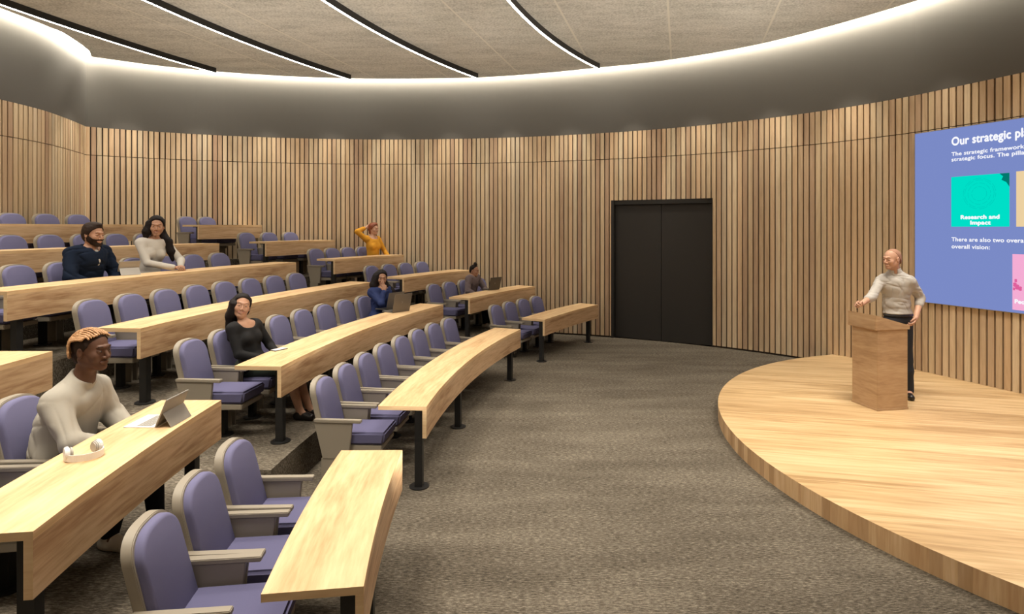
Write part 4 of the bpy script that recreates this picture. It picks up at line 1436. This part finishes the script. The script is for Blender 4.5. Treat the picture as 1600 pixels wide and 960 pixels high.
YELLOW = plain('mustard_knit', (0.62, 0.30, 0.035), 0.9, spec=0.1)
GREY_TOP = plain('mauve_grey_jersey', (0.17, 0.135, 0.14), 0.9, spec=0.1)
SHIRT = plain('pale_linen_shirt', (0.47, 0.45, 0.42), 0.85, spec=0.1)
TROUS = plain('black_trousers', (0.010, 0.010, 0.012), 0.8, spec=0.15)
JEANS = plain('dark_denim', (0.025, 0.045, 0.09), 0.8)
DARKJ = plain('ink_denim', (0.012, 0.016, 0.026), 0.8)
SKIRT = plain('dark_print_skirt', (0.03, 0.045, 0.03), 0.8)
SHOE_B = plain('black_leather', (0.012, 0.010, 0.010), 0.35)
SHOE_W = plain('pale_trainer', (0.55, 0.50, 0.42), 0.6)

def seated(dx=0.0, lean=0.0, s=1.0, sy=0.0, kneey=0.10, **over):
    """default seated joints; lean = forward offset of the shoulders"""
    J = dict(pelvis=(0.10, 0, 0.555), waist=(0.10 + lean * 0.35, 0, 0.72), chest=(0.10 + lean * 0.75, 0, 0.90), neck=(0.10 + lean, 0, 1.045),
             headc=(0.13 + lean * 1.12, 0, 1.205), shL=(0.10 + lean * 0.95, 0.175, 1.00), shR=(0.10 + lean * 0.95, -0.175, 1.00),
             elL=(0.20 + lean, 0.25, 0.76), elR=(0.20 + lean, -0.25, 0.76), wrL=(0.43 + lean * .5, 0.12, 0.64), wrR=(0.43 + lean * .5, -0.12, 0.64),
             hipL=(0.13, 0.09, 0.54), hipR=(0.13, -0.09, 0.54), knL=(0.53, kneey, 0.545), knR=(0.53, -kneey, 0.545),
             anL=(0.56, kneey, 0.085), anR=(0.56, -kneey, 0.085), toL=(0.70, kneey + .02, 0.032), toR=(0.70, -kneey - .02, 0.032))
    J = {k: (np.array(v) * (1, 1, 1)) for k, v in J.items()}
    J = {k: np.array((v[0] * s + dx, v[1] * s + sy, 0.45 + (v[2] - 0.45) * s if v[2] > 0.3 else v[2])) for k, v in J.items()}
    for k, v in over.items(): J[k] = np.array(v, float)
    return J

# ------------------------------------------------------------------ the people
# man in the cream sweatshirt, left foreground
loc, rz = seat_at[('N', 1, 0)]
J = seated(lean=0.20, s=1.06,
           headc=(0.285, -0.01, 1.20), neck=(0.225, 0, 1.03), chest=(0.155, 0, 0.83), waist=(0.10, 0, 0.69),
           shL=(0.20, 0.175, 0.915), shR=(0.17, -0.185, 0.90), elR=(0.33, -0.27, 0.70), wrR=(0.50, -0.10, 0.60),
           elL=(0.27, 0.22, 0.72), wrL=(0.50, 0.08, 0.605), anR=(0.47, -0.14, 0.09), toR=(0.60, -0.18, 0.035), anL=(0.62, 0.10, 0.09), toL=(0.76, 0.10, 0.035))
person('man with blond braids and a cream sweatshirt seated at the left foreground desk', loc, rz, J,
       dict(s=1.06, head=1.0, h=0.0065, hh=0.0030, look=(-13, 0, 0), skin=SK_DARK, lips=LIP_D, brow=HAIR_BLACK, nose=1.05, smile=0.3,
            top=dict(name='sweatshirt', mat=CREAM, belly=0.030, armgrow=1.15, crease=0.007, cf=32, grow=0.024, amp=0.006, freq=20, neckup=0.012, neckr=0.070, necktilt=0.3, len=0.10),
            bottom=dict(name='trousers', mat=TROUS), shoe=SHOE_W, seed=4,
            hair=dict(kind='fade', mat=HAIR_BROWN, grow=0.003, line=(0.046, 0, 0.052), braids=BLOND)))

# smiling woman in the black top, second row
loc, rz = seat_at[('M', 1, 1)]
J = seated(lean=-0.02, s=0.97, sy=0.0,
           pelvis=(0.18, -0.03, 0.55), waist=(0.14, -0.03, 0.69), chest=(0.10, -0.03, 0.84), neck=(0.08, -0.03, 0.985), headc=(0.03, 0.00, 1.155),
           shL=(0.13, 0.12, 0.945), shR=(0.03, -0.18, 0.945), elL=(0.24, 0.19, 0.72), elR=(0.13, -0.22, 0.70), wrL=(0.40, 0.06, 0.645), wrR=(0.36, -0.10, 0.635),
           knL=(0.60, 0.02, 0.55), knR=(0.58, -0.10, 0.55), anL=(0.72, 0.10, 0.09), anR=(0.68, -0.02, 0.09), toL=(0.84, 0.10, 0.035), toR=(0.80, -0.03, 0.035))
person('woman with long dark hair and scooped black top, smiling, seated in the second row', loc, rz, J,
       dict(s=0.97, head=1.10, h=0.0075, hh=0.0038, fem=1, look=(-52, -10, -12), skin=SK_MID, lips=LIP_P, brow=HAIR_BLACK, smile=1.0, nose=0.9,
            top=dict(name='black_top', mat=BLACK_TOP, grow=0.013, crease=0.001, amp=0.003, neckup=-0.02, neckr=0.088, neckf=0.05, neckw=1.25, neckdrop=0.035, necktilt=0.9),
            bottom=dict(name='skirt', mat=SKIRT, upto=0.06, grow=0.02), shoe=SHOE_B, pump=True,
            hair=dict(kind='long', mat=HAIR_BLACK, grow=0.012, line=(0.045, 0, 0.05),
                      locks=[(((-0.06, 0.0, 0.02), (-0.10, 0.0, -0.10), (-0.11, 0.0, -0.22), (-0.11, -0.02, -0.34)), (0.07, 0.065, 0.055, 0.03)),
                             (((-0.04, -0.05, 0.02), (-0.09, -0.07, -0.10), (-0.09, -0.08, -0.25)), (0.05, 0.04, 0.028))])))

# woman in the blue blouse, hand raised to her chin
loc, rz = seat_at[('M', 1, 7)]
J = seated(lean=0.05, s=1.0, sy=0.0, headc=(0.14, 0.0, 1.195),
           shL=(0.20, 0.13, 0.985), shR=(0.06, -0.15, 0.985), elL=(0.34, 0.16, 0.78), wrL=(0.47, 0.0, 0.79), elR=(0.27, -0.22, 0.83), wrR=(0.275, -0.145, 1.015))
person('woman with long black hair and blue blouse, hand at her chin, behind the laptops', loc, rz, J,
       dict(s=1.0, head=1.0, h=0.008, hh=0.0045, fem=1, look=(-48, 4, 0), skin=SK_MID, lips=LIP_P, brow=HAIR_BLACK, nose=0.9, smile=0.4,
            top=dict(name='blouse', mat=BLUE, grow=0.022, crease=0.009, amp=0.008, freq=24, neckup=0.0, neckr=0.062, neckf=0.04, necktilt=0.5, sleeve=0.86),
            bottom=dict(name='trousers', mat=TROUS), shoe=SHOE_B, handR=dict(d=(-0.10, 0.12, 1.0), palm=(-0.6, 0.8, 0), curl=(0.5, 0.6, 0.4), curls=[(0.05, 0.1, 0.1), (0.12, 0.2, 0.1), (0.9, 1.1, 0.6), (1.0, 1.1, 0.6)]),
            hair=dict(kind='long', mat=HAIR_BLACK, grow=0.016, line=(0.05, 0, 0.055),
                      locks=[(((-0.05, 0.05, 0.02), (-0.01, 0.10, -0.10), (0.10, 0.13, -0.22), (0.15, 0.13, -0.34), (0.16, 0.13, -0.46)), (0.07, 0.06, 0.055, 0.045, 0.02)),
                             (((-0.05, -0.05, 0.02), (-0.08, -0.09, -0.10), (-0.06, -0.12, -0.22), (-0.03, -0.12, -0.30)), (0.07, 0.06, 0.045, 0.02))])))

# bearded man in the navy jacket, fourth row
loc, rz = seat_at[('M', 3, 2)]
J = seated(lean=0.17, s=1.06, headc=(0.30, -0.01, 1.245), neck=(0.245, 0, 1.07), elR=(0.27, -0.30, 0.73), elL=(0.36, 0.26, 0.76), wrR=(0.46, -0.10, 0.62), wrL=(0.50, 0.10, 0.62),
           shL=(0.26, 0.20, 1.02), shR=(0.18, -0.21, 1.02))
nb, gb, Tb = person('bearded man with dark hair and navy jacket seated in the fourth row', loc, rz, J,
       dict(s=1.10, head=1.06, h=0.0085, hh=0.0045, look=(-4, 5, 0), skin=SK_MID, lips=LIP_P, brow=HAIR_BROWN, smile=0.6,
            top=dict(name='jacket', mat=NAVY, belly=0.03, armgrow=1.1, crease=0.012, grow=0.026, amp=0.007, freq=20, neckup=0.0, neckr=0.062, neckf=0.05, deep=0.02, neckdrop=0.05, necktilt=0.9),
            bottom=dict(name='trousers', mat=TROUS), shoe=SHOE_B, beard=HAIR_BROWN,
            hair=dict(kind='short', mat=HAIR_BROWN, grow=0.010, line=(0.056, 0, 0.052))))
f = Field(gb['chest'] - 0.22, gb['chest'] + 0.24, 0.008)
f.ell(gb['chest'] + (0.052, -0.01, 0.02), (0.100, 0.050, 0.13), None, 0)
mesh_obj('undershirt', [f.mesh()], WHITE_TOP, nb)

# long-haired woman in the white top, fourth row
loc, rz = seat_at[('M', 3, 4)]
J = seated(lean=0.10, s=1.12, sy=0.0, headc=(0.22, 0.00, 1.345), neck=(0.17, 0.0, 1.165), chest=(0.15, 0, 0.99), waist=(0.11, 0, 0.78),
           shL=(0.24, 0.14, 1.115), shR=(0.10, -0.17, 1.115), elR=(0.26, -0.20, 0.84), wrR=(0.52, -0.015, 0.775), elL=(0.40, 0.24, 0.86), wrL=(0.56, 0.06, 0.785))
person('woman with very long dark hair and white long-sleeved top, hands clasped on the desk', loc, rz, J,
       dict(s=1.08, head=1.06, h=0.0085, hh=0.0045, fem=1, look=(-50, 2, 0), skin=SK_MID, lips=LIP_P, brow=HAIR_BLACK, smile=0.9, nose=0.9,
            top=dict(name='white_top', mat=WHITE_TOP, grow=0.014, crease=0.002, amp=0.003, freq=26, neckup=0.02, neckr=0.056, neckf=0.01, necktilt=0.2, sleeve=0.95),
            bottom=dict(name='jeans', mat=JEANS), shoe=SHOE_B,
            handR=dict(d=(0.75, 0.65, 0.0), palm=(0, 0.2, -1), curl=(0.5, 0.6, 0.5)), handL=dict(d=(0.75, -0.65, 0.0), palm=(0, -0.2, -1), curl=(0.5, 0.6, 0.5)),
            hair=dict(kind='long', mat=HAIR_BLACK, grow=0.015, line=(0.05, 0, 0.055),
                      locks=[(((-0.05, 0.05, 0.02), (-0.02, 0.10, -0.10), (0.06, 0.13, -0.22), (0.10, 0.15, -0.36), (0.11, 0.17, -0.48)), (0.07, 0.062, 0.060, 0.050, 0.02)),
                             (((-0.05, -0.05, 0.02), (-0.08, -0.09, -0.08), (-0.09, -0.10, -0.17)), (0.07, 0.055, 0.03))])))

# woman in yellow with a hand behind her head, by the back wall
loc, rz = seat_at[('F', 3, 3)]
J = seated(lean=0.0, s=1.08, dx=0.02, headc=(0.13, 0.02, 1.30), elR=(-0.02, -0.34, 1.24), wrR=(0.02, -0.10, 1.33), shR=(0.06, -0.17, 1.08), shL=(0.12, 0.17, 1.07))
person('red-haired woman in a mustard top with one hand behind her head by the back wall', loc, rz, J,
       dict(s=1.06, head=1.0, h=0.009, hh=0.005, fem=1, look=(0, 0, 0), skin=SK_PALE, lips=LIP_P, brow=HAIR_RED,
            top=dict(name='mustard_top', mat=YELLOW, grow=0.016, crease=0.003, amp=0.005, neckup=0.0, neckr=0.062, neckf=0.03, necktilt=0.5, sleeve=0.7),
            bottom=dict(name='trousers', mat=TROUS), shoe=SHOE_B, handR=dict(d=(0.2, 0.7, 0.4), palm=(0.9, 0, 0)),
            hair=dict(kind='short', mat=HAIR_RED, grow=0.014, line=(0.058, 0, 0.055), buns=[((-0.10, 0, 0.0), (0.05, 0.055, 0.06)), ((-0.085, 0, -0.07), (0.04, 0.045, 0.045))])))

# man with the topknot, second row of the far block
loc, rz = seat_at[('F', 1, 2)]
J = seated(lean=0.08, s=0.92, headc=(0.20, 0.0, 1.115), elR=(0.20, -0.24, 0.72), wrR=(0.42, -0.14, 0.60), elL=(0.30, 0.22, 0.74), wrL=(0.47, 0.08, 0.62))
J = {k_: v_ + np.array((-0.05, -0.12, 0)) for k_, v_ in J.items()}
person('man with a black topknot and grey top seated behind a laptop near the door', loc, rz, J,
       dict(s=0.92, head=1.0, h=0.0085, hh=0.0048, look=(6, 10, 0), skin=SK_MID, lips=LIP_D, brow=HAIR_BLACK,
            top=dict(name='grey_top', mat=GREY_TOP, grow=0.022, crease=0.008, amp=0.006, neckup=0.005, neckr=0.064, necktilt=0.3, sleeve=0.95),
            bottom=dict(name='trousers', mat=TROUS), shoe=SHOE_W,
            hair=dict(kind='fade', mat=HAIR_BLACK, grow=0.004, line=(0.03, 0, 0.065), buns=[((0.0, 0, 0.125), (0.045, 0.045, 0.045)), ((-0.012, 0, 0.158), (0.030, 0.034, 0.020))], amp=0.0015)))

# speaker behind the lectern
sp_loc = Vector((4.90, 7.66, SH)); sp_rz = rad(-130)
def W2L(x, y, z):
    d = Vector((x, y, z)) - sp_loc
    c_, s_ = math.cos(-sp_rz), math.sin(-sp_rz)
    return (d.x * c_ - d.y * s_, d.x * s_ + d.y * c_, d.z)
def PX(u, v, Y):
    return W2L((u - 800) * Y / F_PX, Y, EYE - (v - HORIZ) * Y / F_PX)
J = dict(pelvis=PX(1403, 497, 7.70), waist=PX(1401, 475, 7.69), chest=PX(1400, 449, 7.67), neck=PX(1398, 424, 7.66), headc=PX(1393.5, 405, 7.62),
         shL=PX(1423, 440, 7.59), shR=PX(1376, 438, 7.71), elL=PX(1438, 466, 7.66), elR=PX(1363, 463, 7.58), wrL=PX(1431, 497, 7.50), wrR=PX(1345, 476, 7.42),
         hipL=PX(1411, 508, 7.72), hipR=PX(1394, 508, 7.68), knL=PX(1415, 563, 7.72), knR=PX(1393, 563, 7.72), anL=PX(1420, 612, 7.72), anR=PX(1392, 613, 7.74),
         toL=PX(1424, 622, 7.50), toR=PX(1386, 621, 7.58))
person('bald speaker in a pale rolled-sleeve shirt standing behind the lectern', sp_loc, sp_rz, J,
       dict(s=1.03, head=1.02, h=0.0075, hh=0.0042, look=(-33, 3, 0), skin=SK_PALE, lips=LIP_P, brow=HAIR_BROWN, sole=0.004, belt=True,
            top=dict(name='shirt', mat=SHIRT, grow=0.015, amp=0.004, freq=28, neckup=0.03, armgrow=0.8, neckr=0.060, necktilt=0.35, sleeve=0.30, rolls=True, collar=0.045, neckf=0.03, neckdrop=0.02, len=-0.058, belly=0.012, crease=0.008, cf=44),
            bottom=dict(name='trousers', mat=DARKJ, grow=0.016), shoe=SHOE_B,
            handR=dict(d=tuple(np.array(PX(1334, 473, 7.36)) - np.array(PX(1345, 476, 7.42))), palm=(0.3, 0.6, -0.5), curl=(0.9, 0.9, 0.6), thumb=1.0),
            handL=dict(d=tuple(np.array(PX(1425, 512, 7.44)) - np.array(PX(1431, 497, 7.50))), palm=(0.5, -0.6, -0.3), curl=(0.4, 0.6, 0.4)),
            hair=dict(kind='fade', mat=HAIR_STUB, grow=0.0015, line=(-0.005, 0, 0.05), amp=0.0)))

# ------------------------------------------------------------------ things on the desks
def on_desk(u, v, k, dz=0.0):
    hgt = EYE - (TIER * k + DESK_Z + dz)
    y = F_PX * hgt / (v - HORIZ)
    return Vector(((u - 800) * y / F_PX, y, TIER * k + DESK_Z + dz))

def tablet(loc, rz, label, w_=0.25):
    root = empty('tablet_computer', loc, rz); tag(root, label, 'tablet')
    mb = MB(); mb.box(-0.20, -0.004, -w_ / 2, w_ / 2, 0.0, 0.006)
    kb = mb.build('keyboard', M['keys'], root, bevel=0.002)
    mb = MB()
    for i in range(5):
        n_ = 11 if i < 4 else 5
        for j in range(n_):
            ww = (w_ - 0.03) / n_
            y = -w_ / 2 + 0.015 + ww * j
            mb.box(-0.035 - 0.019 * i - 0.015, -0.035 - 0.019 * i, y + 0.0015, y + ww - 0.0015, 0.0061, 0.0072)
    mb.build('key_rows', M['silver'], kb)
    tilt = math.atan2(0.074, 0.175); L = 0.19
    T = Matrix.Rotation(tilt, 4, 'Y')
    mb = MB(); mb.box(-0.004, 0.004, -w_ / 2, w_ / 2, 0.003, L, T=T)
    mb.build('screen_shell', M['silver'], root, bevel=0.002)
    mb = MB(); mb.box(-0.0052, -0.0041, -w_ / 2 + 0.01, w_ / 2 - 0.01, 0.013, L - 0.01, T=T)
    mb.build('display', M['gloss'], root)
    # kickstand hinged half way up the back
    hx, hz = (T @ Vector((0.006, 0, L * 0.52)))[0], (T @ Vector((0.006, 0, L * 0.52)))[2]
    fx = hx + 0.050
    mb = MB()
    a, b_ = Vector((hx, 0, hz)), Vector((fx, 0, 0.0015))
    for y0, y1 in ((-w_ / 2 + 0.008, w_ / 2 - 0.008),):
        P = []
        for q in (a, b_):
            for dx in (0.0, 0.004):
                for y in (y0, y1): P.append(Vector((q.x + dx, y, q.z)))
        for q in ((0, 1, 3, 2), (4, 6, 7, 5), (0, 4, 5, 1), (2, 3, 7, 6), (0, 2, 6, 4), (1, 5, 7, 3)):
            mb.quad([P[i] for i in q])
    mb.build('kickstand', M['silver'], root, bevel=0.001)
    return root
tablet(Vector((-2.216, 3.90, TIER + DESK_Z)), rad(-1), 'silver tablet with kickstand and pale keyboard on the left foreground desk')
tablet(Vector((-4.86, 7.68, 3 * TIER + DESK_Z)), rad(-32), 'grey tablet propped open before the bearded man in navy')

def laptop(loc, rz, label, w_=0.33, hh=0.25, logo=True, mat=None):
    mat = mat or M['darkgrey']
    root = empty('laptop', loc, rz); tag(root, label, 'laptop')
    mb = MB(); mb.box(-0.235, 0.0, -w_ / 2, w_ / 2, 0.0, 0.014)
    bs = mb.build('base', mat, root, bevel=0.003)
    mb = MB(); mb.box(-0.12, -0.02, -w_ / 2 + 0.02, w_ / 2 - 0.02, 0.0141, 0.0155)
    mb.build('keyboard', M['black'], bs)
    T = Matrix.Translation((0.0, 0, 0.012)) @ Matrix.Rotation(rad(14), 4, 'Y')
    mb = MB(); mb.box(-0.004, 0.004, -w_ / 2, w_ / 2, 0.0, hh, T=T)
    ld = mb.build('lid', mat, root, bevel=0.003)
    mb = MB(); mb.box(-0.0052, -0.0041, -w_ / 2 + 0.01, w_ / 2 - 0.01, 0.015, hh - 0.01, T=T)
    mb.build('display', M['gloss'], ld)
    if logo:
        mb = MB()
        for sg in (-1, 1):
            R_ = T @ Matrix.Translation((0.0045, 0, hh * 0.52)) @ Matrix.Rotation(rad(45 * sg), 4, 'X')
            mb.box(0, 0.0008, -0.003, 0.003, 0.0 if sg > 0 else -0.024, 0.024 if sg > 0 else 0.0, T=R_)
        mb.build('lid_emblem', M['silver'], ld)
    return root
laptop(Vector((-1.64, 8.98, TIER + DESK_Z)), rad(-39), 'grey laptop with a chevron on its lid on the second-row desk', hh=0.27, mat=plain('warm_grey_lid', (0.20, 0.18, 0.155), 0.45, 0.2))
laptop(Vector((-1.80, 9.27, TIER + DESK_Z)), rad(-34), 'grey laptop beside the blue-bloused woman, behind the chevron laptop', hh=0.26, logo=False, mat=plain('mid_grey_lid', (0.17, 0.16, 0.15), 0.45, 0.2))
laptop(Vector((-0.36, 12.16, TIER + DESK_Z)), rad(-42), 'dark laptop in front of the man with the topknot', hh=0.25, w_=0.32)

# white headphones
hp = empty('headphones', on_desk(131, 715, 1), rad(18)); tag(hp, 'white over-ear headphones lying on the left foreground desk', 'headphones')
mb = MB(); n = 28; th_ = 0.005; hb = 0.036
pts = []
for i in range(n + 1):
    a = math.radians(-100 + 200 * i / n) - math.radians(50)
    pts.append((0.092 * math.cos(a), 0.082 * math.sin(a)))
for i in range(n):
    (x0, y0), (x1, y1) = pts[i], pts[i + 1]
    q0, q1 = 1 - th_ / 0.088, 1 - th_ / 0.088
    for (a0, b0, a1, b1) in ((x0, y0, x1, y1), (x0 * q0, y0 * q0, x1 * q1, y1 * q1)):
        mb.quad([(a0, b0, 0.004), (a1, b1, 0.004), (a1, b1, 0.004 + hb), (a0, b0, 0.004 + hb)])
    for zz in (0.004, 0.004 + hb):
        mb.quad([(x0, y0, zz), (x1, y1, zz), (x1 * q1, y1 * q1, zz), (x0 * q0, y0 * q0, zz)])
mb.build('headband', M['white'], hp)
for i, (x, y) in enumerate((pts[0], pts[-1])):
    c = Vector((x * 0.62, y * 0.62 , 0.034))
    out = Vector((x, y, 0)).normalized()
    T = Matrix.Translation((x * 0.80, y * 0.80, 0.0385)) @ out.to_track_quat('Z', 'Y').to_matrix().to_4x4()
    mb = MB(); mb.cyl((0, 0), 0.037, -0.006, 0.016, 28, T=T)
    cup = mb.build('ear_cup', M['white'], hp, bevel=0.004)
    mb = MB(); mb.cyl((0, 0), 0.031, -0.022, -0.007, 28, T=T)
    mb.build('ear_pad', plain('pale_grey_pad', (0.50, 0.47, 0.42), 0.7), cup, bevel=0.005)

# phone on the second-row desk
pc = on_desk(436, 547, 1)
ph = empty('smartphone', pc, rad(62)); tag(ph, 'small pale-screened phone on the desk before the woman in black', 'phone')
mb = MB(); mb.box(-0.08, 0.08, -0.04, 0.04, 0.0, 0.009)
mb.build('phone_body', M['darkgrey'], ph, bevel=0.003)
mb = MB(); mb.box(-0.075, 0.075, -0.037, 0.037, 0.009, 0.0098)
mb.build('display', M['white'], ph)

# pen in the speaker's hand
pp = Vector(((1339 - 800) * 7.40 / F_PX, 7.40, EYE - (484 - HORIZ) * 7.40 / F_PX)); pq = Vector(((1339.5 - 800) * 7.38 / F_PX, 7.38, EYE - (468 - HORIZ) * 7.38 / F_PX))
d_ = pq - pp
mb = MB(); mb.cyl((0, 0), 0.0045, -0.005, d_.length, 10, T=Matrix.Translation(pp) @ d_.to_track_quat('Z', 'Y').to_matrix().to_4x4())
pen = mb.build('pen', M['black']); tag(pen, 'dark pen held upright in the speaker\'s hand over the lectern', 'pen')

# ------------------------------------------------------------------ the slide on the screen
def fit_text(body, sub, u0, v0, u1, capz, name, bold, align='LEFT', maxx=None):
    x0, z0 = on_screen(u0, v0); x1, _ = on_screen(u1, v0)
    size = capz / 0.70
    o = slide_text(sub, 0, 0, size, name, bold)
    wv = max(v.co.x for v in o.data.vertices) - min(v.co.x for v in o.data.vertices)
    bpy.data.objects.remove(o)
    o = slide_text(body, 0, 0, size, name, bold)
    kx = (x1 - x0) / wv
    for v in o.data.vertices: v.co.x *= kx
    o.matrix_basis = scr_T(0.0115) @ Matrix.Translation((x0, z0, 0))
    return o
fit_text('Our strategic plan', 'Our strategic pl', 1487, 227.5, 1599, 0.112, 'slide_title', 0.0065)
fit_text('The strategic framework', 'The strategic framework', 1487, 244, 1601, 0.052, 'slide_line', 0.0022)
fit_text('strategic focus. The pillars', 'strategic focus. The pilla', 1487, 252.5, 1601, 0.052, 'slide_line', 0.0022)
fit_text('There are also two overarching', 'There are also two overa', 1487, 377, 1600, 0.055, 'slide_line', 0.0022)
fit_text('overall vision:', 'overall vision:', 1487, 388, 1547, 0.055, 'slide_line', 0.0022)
o, ax, bx, az, bz = tile('picture_tile', 1486.5, 277, 1577.5, 354.5, TEAL)
W_, H_ = bx - ax, bz - az
# faint engraved circle and a dark corner in the teal picture
TEALD = emit('slide_teal_line', (0.0, 0.50, 0.41), 1.0); DARKT = emit('slide_dark_teal', (0.0, 0.16, 0.13), 1.0)
mb = MB(); T = scr_T(0.0098); cx_, cz_ = ax + W_ * 0.50, az + H_ * 0.64
for ring in (0.30, 0.27, 0.21, 0.14):
    for i in range(48):
        if (i * 7 + int(ring * 100)) % 5 == 0: continue
        a, b_ = 2 * math.pi * i / 48, 2 * math.pi * (i + 1) / 48
        q = [(cx_ + r_ * H_ * 1.0 * math.cos(t), cz_ + r_ * H_ * 1.0 * math.sin(t)) for r_, t in ((ring, a), (ring, b_), (ring - 0.008, b_), (ring - 0.008, a))]
        mb.quad([T @ Vector((x, z, 0)) for x, z in q])
rel(mb.build('picture_lines', TEALD))
mb = MB()
q = [(bx, bz), (bx - W_ * 0.16, bz), (bx - W_ * 0.10, bz - H_ * 0.06), (bx - W_ * 0.13, bz - H_ * 0.12), (bx - W_ * 0.05, bz - H_ * 0.17), (bx, bz - H_ * 0.26)]
mb.quad([T @ Vector((x, z, 0)) for x, z in q])
rel(mb.build('picture_corner', DARKT))
fit_text('Research and', 'Research and', 1501, 342.5, 1562, 0.052, 'tile_caption', 0.0042)
fit_text('Impact', 'Impact', 1516, 351, 1548.5, 0.052, 'tile_caption', 0.0042)
tile('picture_tile', 1588, 268, 1600, 354.5, emit('slide_cream', (0.70, 0.53, 0.30), 1.0), w=W_)
o, px0, px1, pz0, pz1 = tile('picture_tile', 1582, 397, 1600, 484, emit('slide_pink', (0.76, 0.35, 0.55), 1.0), w=W_)
fit_text('People', 'Peo', 1585.5, 474, 1602, 0.052, 'tile_caption', 0.0042)
mb = MB(); T = scr_T(0.0105)
for i, (x, z, r_) in enumerate(((0.03, 0.36, 0.03), (0.055, 0.33, 0.035), (0.09, 0.31, 0.03), (0.04, 0.42, 0.022), (0.02, 0.30, 0.02))):
    q = [(px0 + W_ * 0 + x + r_ * math.cos(t * math.pi / 4) * (1 if t % 2 else 0.6), pz0 + z * 0.9 + r_ * math.sin(t * math.pi / 4)) for t in range(8)]
    mb.quad([T @ Vector((x_, z_, 0)) for x_, z_ in q])
rel(mb.build('picture_figure', emit('slide_magenta', (0.62, 0.10, 0.28), 1.0)))
